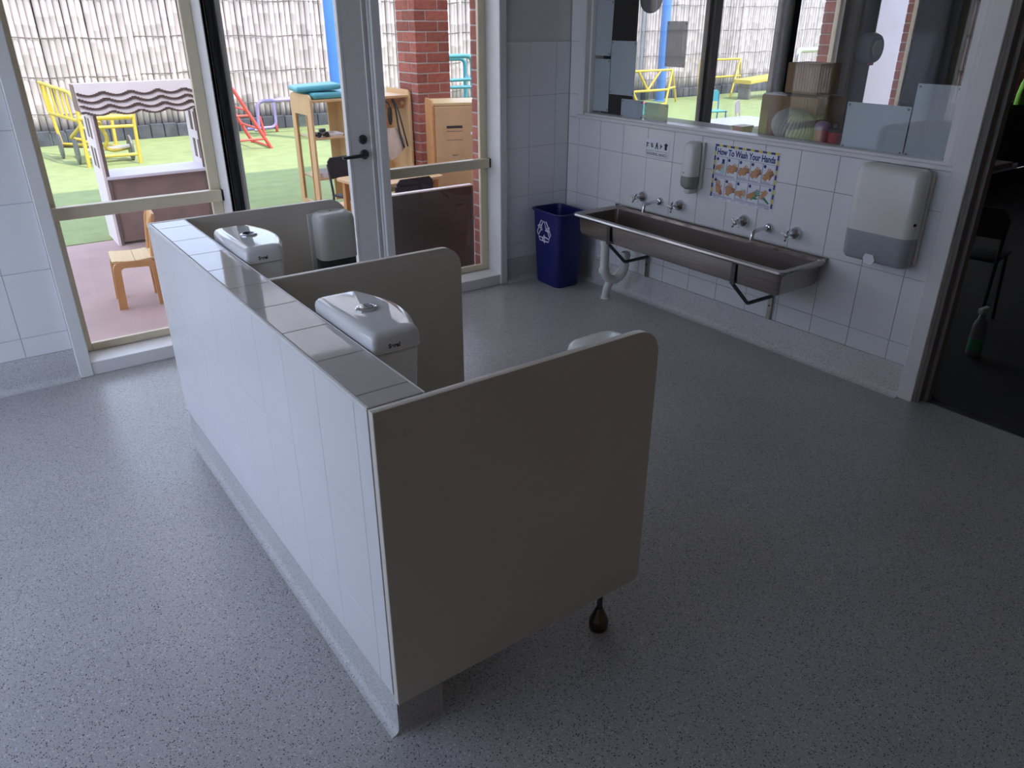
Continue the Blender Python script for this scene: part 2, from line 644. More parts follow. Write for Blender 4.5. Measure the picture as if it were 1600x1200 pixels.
def cove(bm, p0, p1, n, h=0.158, t=0.012, c=0.035):
    """coved skirting from p0 to p1 on the floor; n = direction out of the wall"""
    p0, p1, n = Vector(p0), Vector(p1), Vector(n)
    prof = [(0, 0), (0, h), (t * 0.7, h), (t, h - 0.004), (t, c)]
    for k in range(1, 7):
        a = k / 6 * PI / 2
        prof.append((t + c * (1 - math.cos(a)), c * (1 - math.sin(a))))
    up = Vector((0, 0, 1))
    va = [bm.verts.new(p0 + n * u + up * v) for u, v in prof]
    vb = [bm.verts.new(p1 + n * u + up * v) for u, v in prof]
    k = len(prof)
    for i in range(k):
        bm.faces.new((va[i], va[(i + 1) % k], vb[(i + 1) % k], vb[i]))
    bm.faces.new(va)
    bm.faces.new(vb[::-1])


bm = B()
cove(bm, (XL, YB, 0.0005), (0.262, YB, 0.0005), (0, -1, 0), t=0.006)
cove(bm, (2.925, YB, 0.0005), (XW, YB, 0.0005), (0, -1, 0), t=0.006)
mk('baseboard_back', bm, M_skirt, smooth=40, kind='structure')['label'] = 'coved flecked vinyl skirting under the window wall'
bm = B()
cove(bm, (XW, 1.575, 0.0005), (XW, YB, 0.0005), (-1, 0, 0), t=0.008)
mk('baseboard_right', bm, M_skirt_w, smooth=40, kind='structure')['label'] = 'coved flecked vinyl skirting under the trough sink'

# outer brick leaf: one column of bricks per reveal is built, the rest is flat wall turned away from view
BR_C = 0.086


def brick_mesh(dx, dy, dz=0.076):
    bm = bx((-dx / 2, -dy / 2, -dz / 2), (dx / 2, dy / 2, dz / 2), 0.004, 1)
    bmesh.ops.recalc_face_normals(bm, faces=bm.faces)
    me = bpy.data.meshes.new('brick')
    bm.to_mesh(me)
    bm.free()
    me.materials.append(M_brick)
    return me


BM_full = brick_mesh(0.23, 0.11)
BM_half = brick_mesh(0.115, 0.11)


def brick_reveal(name, x, label, sgn=1, length=0.5):
    w = structure(name, label)
    x1 = x + sgn * length
    mk('mortar', bx((min(x + sgn * 0.004, x1), 4.315, -0.1), (max(x + sgn * 0.004, x1), 4.416, 2.7)), M_mortar, w)
    for c in range(32):
        z = -0.06 + c * BR_C
        pos = 0.0
        k = c % 2
        while pos < length - 0.05:
            L_ = 0.115 if k else 0.23
            k = 0
            share('brick', BM_half if L_ < 0.2 else BM_full, (x + sgn * (pos + L_ / 2), 4.365, z), w)
            pos += L_ + 0.01
    return w


brick_reveal('wall_exterior_brick', 2.856, 'red brick outer leaf beside the right glazed window', 1, 0.6)
brick_reveal('wall_exterior_brick_far', 6.55, 'red brick outer leaf seen through the hatch window', 1, 0.36)
brick_reveal('wall_exterior_brick_corner', 10.08, 'red brick outer leaf at the far end of the dark room', 1, 0.6)
brick_reveal('wall_exterior_brick_end', 7.90, 'red brick outer leaf beside the far white wall', 1, 0.36)

# sink wall (right)
wr = structure('wall_right', 'white tiled wall behind the trough sink')
bm = B()
S0 = XW + 0.006
box(bm, (S0, 1.50, 0), (3.57, YB, 1.07))
box(bm, (S0, 4.035, 1.07), (3.57, YB, 2.2))
box(bm, (S0, 1.50, 1.07), (3.57, 1.60, 2.2))
box(bm, (S0, YF, 0), (3.57, 0.52, 2.2))
box(bm, (S0, YF, 2.2), (3.57, YB, ZT))
mk('plaster', bm, M_wall, wr)
bm = B()
box(bm, (S0 - 0.002, 1.575, 0.02), (S0 + 0.003, YB, 1.066))
box(bm, (S0 - 0.002, 4.04, 1.06), (S0 + 0.003, YB, 1.524))
mk('grout_bed', bm, M_grout, wr)
YJ = [2.112 + 0.213 * k for k in range(-3, 12)]
for a, b in cuts(1.578, YB - 0.001, YJ):
    for z0, z1 in zip([0.158, 0.258, 0.5745, 0.891], [0.258, 0.5745, 0.891, 1.064]):
        tile(wr, (XW, a + G / 2, z0 + G / 2), (S0 + 0.001, b - G / 2, z1 - G / 2))
for z0, z1 in zip([1.064, 1.2075, 1.524 - 0.001 - 0.3155 + 0.3155], [1.2075, 1.524, 1.84]):
    tile(wr, (XW, 4.042, z0 + G / 2), (S0 + 0.001, YB - 0.002, z1 - G / 2))

# the other walls of the washroom (behind the camera and to the left, with a big glazed opening)
wl = structure('wall_left', 'painted wall with wide glazing on the left of the washroom')
GY0, GY1 = 1.20, 4.06
bm = B()
box(bm, (XL - 0.15, YF, 0), (XL, GY0, ZT))
box(bm, (XL - 0.15, GY1, 0), (XL, YB + 0.16, ZT))
box(bm, (XL - 0.15, GY0, 2.4), (XL, GY1, ZT))
box(bm, (XL - 0.15, GY0, 0), (XL, GY1, 0.12))
mk('plaster', bm, M_wall, wl)
wf = mk('wall_front', bx((XL - 0.15, YF - 0.12, 0), (XW + 0.12, YF, ZT)), M_warmwall, kind='structure')
wf['label'] = 'warm buff painted wall behind the viewer'
w5 = structure('window_5', 'wide glazing of the left wall')
bm = B()
for y in (GY0, 2.58, GY1 - 0.06):
    box(bm, (XL - 0.10, y, 0.12), (XL - 0.04, y + 0.06, 2.4))
box(bm, (XL - 0.10, GY0, 0.12), (XL - 0.04, GY1, 0.18))
box(bm, (XL - 0.10, GY0, 2.34), (XL - 0.04, GY1, 2.40))
mk('window_frame', bm, M_gold, w5)
for ya_, yb_ in ((GY0 + 0.06, 2.58), (2.64, GY1 - 0.06)):
    mk('pane', bx((XL - 0.073, ya_, 0.18), (XL - 0.067, yb_, 2.34)), M_glass, w5)

# ------------------------------------------------------------------ windows of the back wall
ZH = 2.2


def back_window(name, x0, x1, label, arch_l=None, arch_r=None):
    """recessed champagne aluminium window with a middle rail, white sill box and reveals"""
    w = structure(name, label)
    yf0, yf1 = 4.285, 4.312
    fr = 0.050
    bm = B()
    box(bm, (x0, yf0, 0.072), (x0 + fr, yf1, ZH), 0.003)
    box(bm, (x1 - fr - 0.005, yf0, 0.072), (x1, yf1, ZH), 0.003)
    box(bm, (x0 + fr, yf0, 0.072), (x1 - fr, yf1, 0.112), 0.003)
    box(bm, (x0 + fr, yf0, ZH - 0.05), (x1 - fr, yf1, ZH), 0.003)
    mk('window_frame', bm, M_gold, w)
    bm = B()
    box(bm, (x0 + 0.008, 4.245, 0.768), (x1 - 0.008, yf0 + 0.01, 0.828), 0.004)
    rl = mk('mid_rail', bm, M_gold, w)
    for xa in (x0 + 0.001, x1 - 0.009):
        mk('end_cap', bx((xa, 4.243, 0.770), (xa + 0.008, 4.285, 0.826)), M_black, rl)
    mk('pane', bx((x0 + fr, 4.296, 0.112), (x1 - fr, 4.302, 0.775)), M_glass, w)
    mk('pane', bx((x0 + fr, 4.296, 0.822), (x1 - fr, 4.302, ZH - 0.05)), M_glass, w)
    bm = B()
    box(bm, (x0 - 0.02, 4.125, 0.0), (x1 + 0.02, yf1, 0.07), 0.003)
    mk('window_sill', bm, M_wpaint, w)
    bm = B()
    box(bm, (x1, 4.135, 0.07), (x1 + 0.018, yf1, ZH))
    box(bm, (x0 - 0.018, 4.135, 0.07), (x0, yf1, ZH))
    mk('reveal_lining', bm, M_wpaint, w)
    return w


w1 = back_window('window_1', 0.310, 1.148, 'full height aluminium window with middle rail, furthest left in view')
w2 = back_window('window_2', 2.090, 2.884, 'full height aluminium window with middle rail, beside the brick pillar')
# architraves
for i, (xa, xb, p) in enumerate(((0.262, 0.324, w1), (2.872, 2.926, w2))):
    mk('trim_%d' % (i + 1), bx((xa, 4.118, 0.0), (xb, 4.16, ZH + 0.05), 0.004), M_wpaint, kind='structure')

# ------------------------------------------------------------------ glazed door
d1 = structure('door_1', 'white glazed timber door with a black finger guard')
bm = B()
box(bm, (1.150, 4.135, 0.0), (1.168, 4.33, ZH), 0.002)
box(bm, (2.026, 4.150, 0.0), (2.040, 4.33, ZH), 0.002)
box(bm, (2.038, 4.135, 0.0), (2.075, 4.33, ZH), 0.004)
mk('door_jamb', bm, M_wpaint, d1)
bm = B()
pts = []
for k in range(9):
    a = PI * k / 8
    pts.append((1.1965 - 0.030 * math.cos(a), 4.16 - 0.018 * math.sin(a)))
pts += [(1.2265, 4.172), (1.1665, 4.172)]
prism(bm, pts, 0.0, ZH, XY)
mk('finger_guard', bm, M_black, d1, label='black rubber finger guard along the hinge side')
leaf = mk('door_leaf', bx((1.228, 4.170, 0.01), (1.256, 4.210, ZH), 0.002), M_wpaint, d1)
for lo, hi in (((1.870, 4.165, 0.01), (2.022, 4.210, ZH)),):
    mk('door_stile', bx(lo, hi, 0.003), M_wpaint, d1)
mk('door_rail', bx((1.256, 4.170, 0.01), (1.870, 4.210, 0.23), 0.002), M_wpaint, d1)
mk('door_rail', bx((1.256, 4.170, ZH - 0.1), (1.870, 4.210, ZH), 0.002), M_wpaint, d1)
for xa in (1.855, 1.862, 1.996):
    mk('glazing_bead', bx((xa, 4.158 if xa > 1.9 else 4.163, 0.23), (xa + 0.010, 4.20, ZH - 0.1), 0.002), M_wpaint, d1)
mk('pane', bx((1.256, 4.188, 0.23), (1.858, 4.194, ZH - 0.1)), M_glass, d1)
# lock and lever
lk = mk('deadlock', lathe(B(), [(0.026, 0), (0.026, 0.008), (0.022, 0.012), (0.012, 0.013), (0.012, 0.018), (0, 0.018)], 24, axis_m((1.945, 4.165, 1.030), (0, -1, 0))), M_dkmetal, d1, smooth=40)
mk('key_cylinder', bx((1.9435, 4.144, 1.022), (1.9465, 4.148, 1.038)), M_chrome, lk)
hd = mk('door_handle', lathe(B(), [(0.027, 0), (0.027, 0.008), (0.022, 0.013), (0.010, 0.014), (0.010, 0.04), (0, 0.04)], 24, axis_m((1.948, 4.165, 0.948), (0, -1, 0))), M_dkmetal, d1, smooth=40)
mk('lever', tb(fillet([(1.948, 4.128, 0.948), (1.93, 4.122, 0.948), (1.795, 4.118, 0.945)], 0.02), [0.011] * 7 + [0.009], 10), M_dkmetal, hd, smooth=50)

# ------------------------------------------------------------------ hatch window over the sink
w3 = structure('window_3', 'long internal window above the trough sink')
bm = B()
# sill board and the flat face frame
box(bm, (3.432, 1.575, 1.066), (3.60, 4.045, 1.086), 0.003)
box(bm, (3.455, 1.60, 1.084), (3.545, 4.03, 1.098), 0.002)
mk('window_sill', bm, M_wpaint, w3)
bm = B()
box(bm, (3.440, 3.985, 1.086), (3.60, 4.042, 2.2), 0.003)
box(bm, (3.480, 3.972, 1.096), (3.545, 3.988, 2.2), 0.002)
box(bm, (3.470, 1.60, 1.086), (3.545, 1.645, 2.2), 0.002)
box(bm, (3.440, 1.575, 2.17), (3.60, 4.042, 2.23), 0.003)
mk('window_frame', bm, M_wpaint, w3)
mk('pane', bx((3.505, 1.640, 1.094), (3.511, 3.978, 2.18)), M_hatch, w3)

# doorway jamb between the hatch window and the dark opening
bm = B()
box(bm, (3.430, 1.508, 0.0), (3.465, 1.580, 2.2), 0.003)
box(bm, (3.436, 1.575, 1.086), (3.47, 1.604, 2.2), 0.002)
mk('trim_5', bm, M_wpaint, kind='structure')['label'] = 'white architrave between the hatch window and the doorway'
bm = B()
box(bm, (3.455, 1.484, 0.0), (3.59, 1.506, 2.2), 0.002)
box(bm, (3.500, 1.466, 0.0), (3.54, 1.486, 2.2), 0.002)
box(bm, (3.455, 0.52, 0.0), (3.59, 0.54, 2.2), 0.002)
mk('trim_6', bm, M_brownpost, kind='structure')['label'] = 'dark door jamb with stop beside the doorway'
mk('trim_7', bx((3.500, 0.54, -0.01), (3.535, 1.50, 0.004), 0.001), M_dkmetal, kind='structure')['label'] = 'metal threshold strip in the doorway'

# ------------------------------------------------------------------ half-height partition wall
PX0, PX1, PY0, PY1, PZ = 0.556, 0.692, 1.275, 3.165, 0.94
wp = structure('wall_partition', 'half-height white tiled partition wall with a tiled cap')
mk('core', bx((PX0 + 0.008, PY0, 0.0), (PX1 - 0.004, PY1, PZ - 0.009)), M_grout_l, wp)
PJ = [1.342 + 0.2145 * k for k in range(10)]
G2 = 0.0014
for a, b in cuts(PY0 + 0.001, PY1 - 0.001, PJ):
    for z0, z1 in ((0.140, 0.308), (0.308, 0.624), (0.624, PZ - 0.001)):
        tile(wp, (PX0, a + G2 / 2, z0 + 0.0004), (PX0 + 0.009, b - G2 / 2, z1 - 0.0004))
    tile(wp, (PX0 + 0.010, a + G / 2, PZ - 0.010), (PX1 - 0.004, b - G / 2, PZ), M_captile, 'cap_tile')
mk('edge_trim', bx((PX0 - 0.001, PY0, PZ - 0.010), (PX0 + 0.009, PY1, PZ + 0.001), 0.003, 2), M_wpaint, wp)
mk('edge_trim', bx((PX1 - 0.004, PY0, PZ - 0.010), (PX1, PY1, PZ + 0.001), 0.001), M_wpaint, wp)
mk('inner_lining', bx((PX1 - 0.004, PY0, 0.10), (PX1, PY1, PZ - 0.01)), M_panel, wp)
bm = B()
cove(bm, (PX0 + 0.012, PY0 - 0.002, 0.0005), (PX0 + 0.012, PY1, 0.0005), (-1, 0, 0), h=0.142, t=0.006, c=0.022)
cove(bm, (PX0 + 0.012, PY0, 0.0005), (PX1, PY0, 0.0005), (0, -1, 0), h=0.142, t=0.004, c=0.012)
mk('baseboard_partition', bm, M_skirt, smooth=40, kind='structure')['label'] = 'coved flecked vinyl skirting along the partition wall'


def panel_poly(x0, x1, z0, z1, r):
    out = [(x0, z0), (x1 - 0.02, z0)]
    for k in range(4):
        a = rad(-90 + 90 * (k + 0.5) / 4)
        out.append((x1 - 0.02 + 0.02 * math.cos(a), z0 + 0.02 + 0.02 * math.sin(a)))
    for k in range(13):
        a = rad(90 * k / 12)
        out.append((x1 - r + r * math.cos(a), z1 - r + r * math.sin(a)))
    out.append((x0, z1))
    return out


def privacy_panel(x0, x1, y0, y1, label, leg=True, mark=False):
    t = thing('privacy_panel', label, 'partition panel', (x0, y0, 0), 0, 'toilet cubicle panels')
    mk('board', prism(B(), panel_poly(x0, x1, 0.126, PZ, 0.075), y0, y1, XZ, 0.0015, 1), M_panel, t, smooth=30)
    ym = (y0 + y1) / 2
    xl = 1.228
    lg = mk('support_leg', tb([(xl, ym, 0.05), (xl, ym, 0.135)], 0.0085, 10), M_dkmetal, t, smooth=50)
    mk('foot', lathe(B(), [(0.026, 0.0), (0.029, 0.006), (0.029, 0.032), (0.027, 0.038), (0.012, 0.074), (0.010, 0.080), (0, 0.080)], 20, Matrix.Translation((xl, ym, 0.0))), M_bronze, lg, smooth=50)
    if mark:
        mk('screw_cap', lathe(B(), [(0.008, 0), (0.008, 0.001), (0.006, 0.0014), (0, 0.0014)], 16, axis_m((0.632, y0, 0.873), (0, -1, 0))), M_panel, t)
    return t


privacy_panel(PX0 + 0.001, 1.371, 1.252, 1.272, 'off-white laminate panel closing the near end of the tiled partition', mark=True)
privacy_panel(PX1 + 0.001, 1.371, 2.212, 2.232, 'off-white laminate panel between the two toilet cisterns')
privacy_panel(PX0 + 0.001, 1.371, 3.168, 3.188, 'off-white laminate panel at the window end of the partition')


# ------------------------------------------------------------------ toilets
def d_poly(x0, x1, hw, bow, rb=0.02, rf=0.045, n=8):
    """plan of a cistern: straight back at x0, sides, gently bowed front reaching x1 + bow"""
    out = []
    for sy in (-1, 1):
        pass
    for k in range(n + 1):                      # near front corner
        a = rad(-90 + 90 * k / n)
        out.append((x1 - rf + rf * math.cos(a), -hw + rf + rf * math.sin(a)))
    for k in range(1, 10):                      # bow
        t = k / 10
        y = (-hw + rf) + (2 * hw - 2 * rf) * t
        out.append((x1 + bow * math.sin(PI * t), y))
    for k in range(n + 1):
        a = rad(90 * k / n)
        out.append((x1 - rf + rf * math.cos(a), hw - rf + rf * math.sin(a)))
    for k in range(4):
        a = rad(90 + 90 * k / 3)
        out.append((x0 + rb + rb * math.cos(a), hw - rb + rb * math.sin(a)))
    for k in range(4):
        a = rad(180 + 90 * k / 3)
        out.append((x0 + rb + rb * math.cos(a), -hw + rb + rb * math.sin(a)))
    return out


def toilet(yc, label):
    t = thing('toilet', label, 'toilet', (PX1, yc, 0), 0, 'toilets behind the tiled partition')
    X0 = 0.006
    loops = []
    for z, ins in ((0.40, 0.030), (0.46, 0.016), (0.80, 0.008), (0.918, 0.003), (0.923, 0.006)):
        loops.append([Vector((u, v, z)) for u, v in d_poly(X0 + 0.004, 0.140 - ins, 0.178 - ins, 0.034, 0.015, 0.024)])
    mk('cistern', loft(B(), loops), M_porc, t, smooth=40, local=True)
    loops = []
    for z, ins in ((0.9245, 0.003), (0.927, 0.0), (0.957, 0.0), (0.967, 0.003), (0.9735, 0.009), (0.9775, 0.018), (0.9785, 0.030)):
        loops.append([Vector((u, v, z)) for u, v in d_poly(X0 + ins * 0.8, 0.142 - ins, 0.178 - ins, 0.036, 0.015, max(0.024 - ins * 0.5, 0.008))])
    ld = mk('cistern_lid', loft(B(), loops), M_porc, t, smooth=50, local=True)
    # round dual flush button
    c = Matrix.Translation((0.082, 0.005, 0.9785))
    fb = mk('flush_button', lathe(B(), [(0.029, 0), (0.029, 0.003), (0.026, 0.0055), (0.021, 0.006), (0.020, 0.003), (0, 0.003)], 28, c), M_chrome, t, smooth=40, local=True)
    for sx in (-1, 1):
        poly = [(0.0012 * sx + 0.018 * sx * math.sin(a), 0.018 * math.cos(a)) for a in [PI * k / 10 for k in range(11)]]
        bm = prism(B(), poly, 0.003, 0.0062, lambda u, v, w: c @ Vector((u, v, w)))
        mk('button_half', bm, M_chrome, fb, local=True)
    # brand lettering on the near side of the lid
    ny = yc - 0.1785
    text('lettering', 'Seral', 0.0150, M_ink, t, ((PX1 + 0.048, ny, 0.9385), (1, 0, 0), (0, 0, 1)), bold=0.0005, width=0.031)
    # bowl, seat and lid
    def oval(x0, x1, hw, z, n=28):
        cx, a = (x0 + x1) / 2, (x1 - x0) / 2
        return [Vector((cx + a * math.cos(2 * PI * k / n), hw * math.sin(2 * PI * k / n), z)) for k in range(n)]
    mk('pan', loft(B(), [oval(0.02, 0.36, 0.10, 0.0), oval(0.02, 0.35, 0.095, 0.06), oval(0.03, 0.38, 0.11, 0.16), oval(0.02, 0.46, 0.155, 0.29),
                         oval(0.02, 0.475, 0.165, 0.335), oval(0.03, 0.47, 0.16, 0.345), oval(0.16, 0.44, 0.115, 0.343), oval(0.19, 0.40, 0.085, 0.24), oval(0.22, 0.34, 0.04, 0.19)]), M_porc, t, smooth=50, local=True)
    bm = B()
    a = [oval(0.125, 0.478, 0.168, z) for z in (0.349, 0.362)]
    i = [oval(0.175, 0.43, 0.11, z) for z in (0.362, 0.349)]
    loft(bm, [a[0], a[1], i[0], i[1], a[0]], False, False)
    mk('seat', bm, M_plastic, t, smooth=50, local=True)
    mk('pan_back', bx((0.012, -0.11, 0.30), (0.15, 0.11, 0.402), 0.012, 2), M_porc, t, smooth=40, local=True)
    for sy in (-0.06, 0.06):
        mk('seat_hinge', tb([(0.14, sy - 0.015, 0.358), (0.14, sy + 0.015, 0.358)], 0.009, 10), M_plastic, t, smooth=50, local=True)
    return t


toilet(1.712, 'white toilet with rounded cistern between the near and the middle panel')
toilet(2.628, 'white toilet with rounded cistern nearest the windows, glaring in daylight')


# ------------------------------------------------------------------ toilet roll dispensers on the panels
def roll_dispenser(x0, x1, y_wall, sgn, z_top, label):
    """sgn: -1 sticks out towards -Y"""
    t = thing('toilet_roll_dispenser', label, 'dispenser', ((x0 + x1) / 2, y_wall, 0), 0, 'toilet roll dispensers')
    dep = 0.125
    ys = sorted((y_wall, y_wall + sgn * dep))
    zs = z_top - 0.195

    def loop(z, ins, dd=0.0):
        ya, yb = (y_wall + sgn * (dep - ins - dd), y_wall + sgn * 0.014) if sgn < 0 else (y_wall + sgn * 0.014, y_wall + sgn * (dep - ins - dd))
        return [Vector((u, v, z)) for u, v in rrect(x0 + ins, x1 - ins, ya, yb, 0.035, 5)]
    bm = loft(B(), [loop(zs, 0.0), loop(z_top - 0.03, 0.0), loop(z_top - 0.014, 0.003), loop(z_top - 0.005, 0.010), loop(z_top, 0.024)])
    cv = mk('cover', bm, M_plastic, t, smooth=40)
    ykey = y_wall + sgn * 0.045
    mk('keyhole', lathe(B(), [(0.005, 0), (0.005, 0.0008), (0, 0.0008)], 14, Matrix.Translation(((x0 + x1) / 2, ykey, z_top))), M_black, cv)
    mk('window', loft(B(), [loop(zs - 0.115, 0.012, 0.0), loop(zs - 0.10, 0.004), loop(zs, 0.003)]), M_smoke_d, t, smooth=40)
    mk('back_plate', bx((x0 - 0.006, min(y_wall, y_wall + sgn * 0.015), zs - 0.11), (x1 + 0.006, max(y_wall, y_wall + sgn * 0.015), z_top - 0.01), 0.004, 2), M_plastic, t)
    return t


roll_dispenser(1.192, 1.362, 3.166, -1, 0.905, 'white toilet roll dispenser on the panel at the window end')
roll_dispenser(1.165, 1.335, 1.274, 1, 0.905, 'white toilet roll dispenser peeking over the near panel')

# ------------------------------------------------------------------ trough sink
sk = thing('trough_sink', 'long stainless steel trough sink on the tiled wall', 'sink', (3.27, 2.85, 0.42))
loops = []
for x0, x1, y0, y1, z, r in ((3.115, 3.440, 2.115, 3.585, 0.428, 0.02), (3.106, 3.442, 2.104, 3.596, 0.450, 0.02), (3.104, 3.442, 2.100, 3.600, 0.535, 0.02),
                             (3.078, 3.444, 2.074, 3.626, 0.540, 0.03), (3.072, 3.445, 2.068, 3.632, 0.550, 0.034), (3.076, 3.445, 2.072, 3.628, 0.560, 0.032),
                             (3.088, 3.445, 2.084, 3.616, 0.563, 0.03), (3.106, 3.428, 2.104, 3.598, 0.560, 0.025), (3.114, 3.418, 2.114, 3.588, 0.548, 0.022),
                             (3.122, 3.412, 2.122, 3.580, 0.450, 0.022), (3.140, 3.396, 2.145, 3.560, 0.436, 0.02)):
    loops.append([Vector((u, v, z)) for u, v in rrect(x0, x1, y0, y1, r, 4)])
mk('basin', loft(B(), loops), M_steel, sk, smooth=35)
mk('splash_upstand', bx((3.436, 2.075, 0.560), (3.4485, 3.626, 0.572), 0.002), M_steel, sk)
mk('drain', lathe(B(), [(0.028, 0), (0.028, 0.002), (0.018, 0.0025), (0.016, 0.0005), (0, 0.0005)], 20, Matrix.Translation((3.215, 3.40, 0.4365))), M_chrome, sk, smooth=40)
for yb in (3.312, 2.372):
    br = mk('bracket', bx((3.094, yb - 0.014, 0.424), (3.100, yb + 0.014, 0.535), 0.001), M_dkmetal, sk)
    mk('bracket_arm', tb(fillet([(3.105, yb, 0.424), (3.245, yb - 0.004, 0.290), (3.438, yb - 0.008, 0.292)], 0.015), 0.0105, 8), M_dkmetal, br, smooth=50)
    mk('wall_plate', bx((3.434, yb - 0.022, 0.160), (3.4485, yb + 0.006, 0.300), 0.002), M_steel, br)
    mk('bolt', lathe(B(), [(0.006, 0), (0.006, 0.003), (0, 0.004)], 10, axis_m((3.434, yb - 0.008, 0.24), (-1, 0, 0))), M_dkmetal, br)

tr = thing('waste_trap', 'white plastic waste trap pipe below the left end of the sink', 'pipe', (3.23, 3.42, 0))
mk('trap_bend', tb(fillet([(3.160, 3.400, 0.424), (3.160, 3.400, 0.195), (3.232, 3.384, 0.150), (3.305, 3.368, 0.195), (3.305, 3.368, 0.33)], 0.075, 8), 0.0280, 14), M_pvc, tr, smooth=50)
mk('floor_pipe', tb(fillet([(3.330, 3.392, 0.255), (3.312, 3.412, 0.19), (3.265, 3.475, 0.10), (3.262, 3.485, 0.0)], 0.05, 6), 0.0255, 14), M_pvc, tr, smooth=50)
mk('link_pipe', tb(fillet([(3.305, 3.368, 0.30), (3.330, 3.378, 0.31), (3.330, 3.392, 0.255)], 0.02, 5), 0.024, 14), M_pvc, tr, smooth=50)
for z in (0.395, 0.215):
    mk('collar', lathe(B(), [(0.034, 0), (0.034, 0.028), (0.029, 0.03), (0, 0.03)], 18, Matrix.Translation((3.160, 3.400, z))), M_pvc, tr, smooth=40)
mk('floor_flange', lathe(B(), [(0.032, 0.001), (0.030, 0.010), (0.024, 0.013), (0, 0.013)], 18, Matrix.Translation((3.262, 3.485, 0))), M_pvc, tr, smooth=40)
mk('overflow_stub', tb([(3.125, 3.430, 0.318), (3.160, 3.400, 0.318)], 0.009, 10), M_pvc, tr, smooth=50)


# ------------------------------------------------------------------ taps
def wall_tap(y, label, ang):
    t = thing('wall_tap', label, 'tap', (XW, y, 0.655), 0, 'chrome wall taps over the trough sink')
    m = axis_m((XW, y, 0.655), (-1, 0, 0))
    mk('flange', lathe(B(), [(0.034, 0), (0.034, 0.004), (0.031, 0.016), (0.024, 0.028), (0.014, 0.035), (0.012, 0.040), (0, 0.040)], 24, m), M_chrome, t, smooth=50)
    mk('spindle', lathe(B(), [(0.010, 0.036), (0.010, 0.062), (0.013, 0.066), (0.013, 0.082), (0.009, 0.088), (0, 0.089)], 18, m), M_chrome, t, smooth=50)
    hd_ = mk('handle', lathe(B(), [(0.012, 0.070), (0.014, 0.076), (0.012, 0.083), (0, 0.084)], 14, m), M_chrome, t, smooth=50)
    for k in range(4):
        a = ang + k * PI / 2
        u = Vector((0, math.cos(a), math.sin(a)))
        c = Vector((XW - 0.077, y, 0.655))
        mk('spoke', tb([c + u * 0.006, c + u * 0.022, c + u * 0.030, c + u * 0.034], [0.0042, 0.0046, 0.0062, 0.004], 8), M_chrome, hd_, smooth=60)
    return t


def spout(y, label):
    t = thing('wall_spout', label, 'tap spout', (XW, y, 0.648), 0, 'chrome spouts over the trough sink')
    m = axis_m((XW, y, 0.650), (-1, 0, 0))
    mk('flange', lathe(B(), [(0.024, 0), (0.024, 0.006), (0.020, 0.018), (0.013, 0.022), (0, 0.022)], 22, m), M_chrome, t, smooth=50)
    mk('pipe', tb(fillet([(XW - 0.015, y, 0.650), (XW - 0.085, y, 0.654), (XW - 0.130, y + 0.004, 0.645), (XW - 0.138, y + 0.004, 0.600)], 0.045, 7), 0.0105, 12), M_chrome, t, smooth=50)
    return t


wall_tap(3.390, 'chrome cross-handle tap furthest from the doorway', 0.5)
wall_tap(3.082, 'chrome cross-handle tap below the soap dispenser', 0.1)
wall_tap(2.612, 'chrome cross-handle tap below the hand washing poster, left of its spout', 0.6)
wall_tap(2.283, 'chrome cross-handle tap nearest the paper towel dispenser', 0.2)
spout(3.246, 'curved chrome spout nearest the blue bin')
spout(2.447, 'curved chrome spout nearest the paper towel dispenser')

# ------------------------------------------------------------------ recycling bin
bn = thing('recycling_bin', 'dark blue plastic recycling bin in the corner beside the sink', 'bin', (3.225, 3.94, 0), rad(-3))
loops = []


def bl(hx, hy, z, r=0.045):
    return [Vector((u, v, z)) for u, v in rrect(-hx, hx, -hy, hy, r, 5)]


BH = 0.505
for hx, hy, z in ((0.094, 0.128, 0.0), (0.098, 0.133, 0.012), (0.116, 0.156, BH - 0.03), (0.117, 0.157, BH - 0.012)):
    loops.append(bl(hx, hy, z))
loops += [bl(0.126, 0.166, BH - 0.012), bl(0.128, 0.168, BH - 0.004), bl(0.126, 0.166, BH), bl(0.114, 0.154, BH), bl(0.111, 0.151, BH - 0.02), bl(0.092, 0.126, 0.012)]
mk('bin_body', loft(B(), loops), M_binblue, bn, smooth=35, local=True)
# three chasing arrows, outlined, on the long side that faces -X
lg = B()


def bin_face(u, v):
    z = 0.372 + v
    x = -(0.094 + (0.116 - 0.094) * (z / (BH - 0.03))) - 0.0012
    return Vector((x, 0.012 - u, z))


def outline(poly, w=0.0043):
    tube(lg, [bin_face(u * 1.42, v * 1.42 - 0.008) for u, v in poly], w, 5, closed=True)


for k in range(3):
    a = k * 2 * PI / 3
    ca, sa = math.cos(a), math.sin(a)
    rot = lambda p: (p[0] * ca - p[1] * sa, p[0] * sa + p[1] * ca)
    outline([rot(p) for p in ((-0.040, 0.020), (-0.022, 0.051), (-0.004, 0.051), (-0.022, 0.022), (-0.030, 0.012))])
    outline([rot(p) for p in ((0.004, 0.051), (0.020, 0.051), (0.036, 0.026), (0.044, 0.031), (0.036, 0.006), (0.011, 0.010), (0.019, 0.015))])
mk('recycling_symbol', lg, M_white, bn, local=True, label='white outlined chasing arrows')

# ------------------------------------------------------------------ soap dispenser
sd = thing('soap_dispenser', 'white wall soap dispenser with smoky window beside the hand washing poster', 'dispenser', (3.45, 2.984, 0.75))


def sd_loop(z, hw, d, r=0.035):
    return [Vector((x, y, z)) for x, y in rrect(XW - d, XW - 0.012, 2.984 - hw, 2.984 + hw, r, 6)]


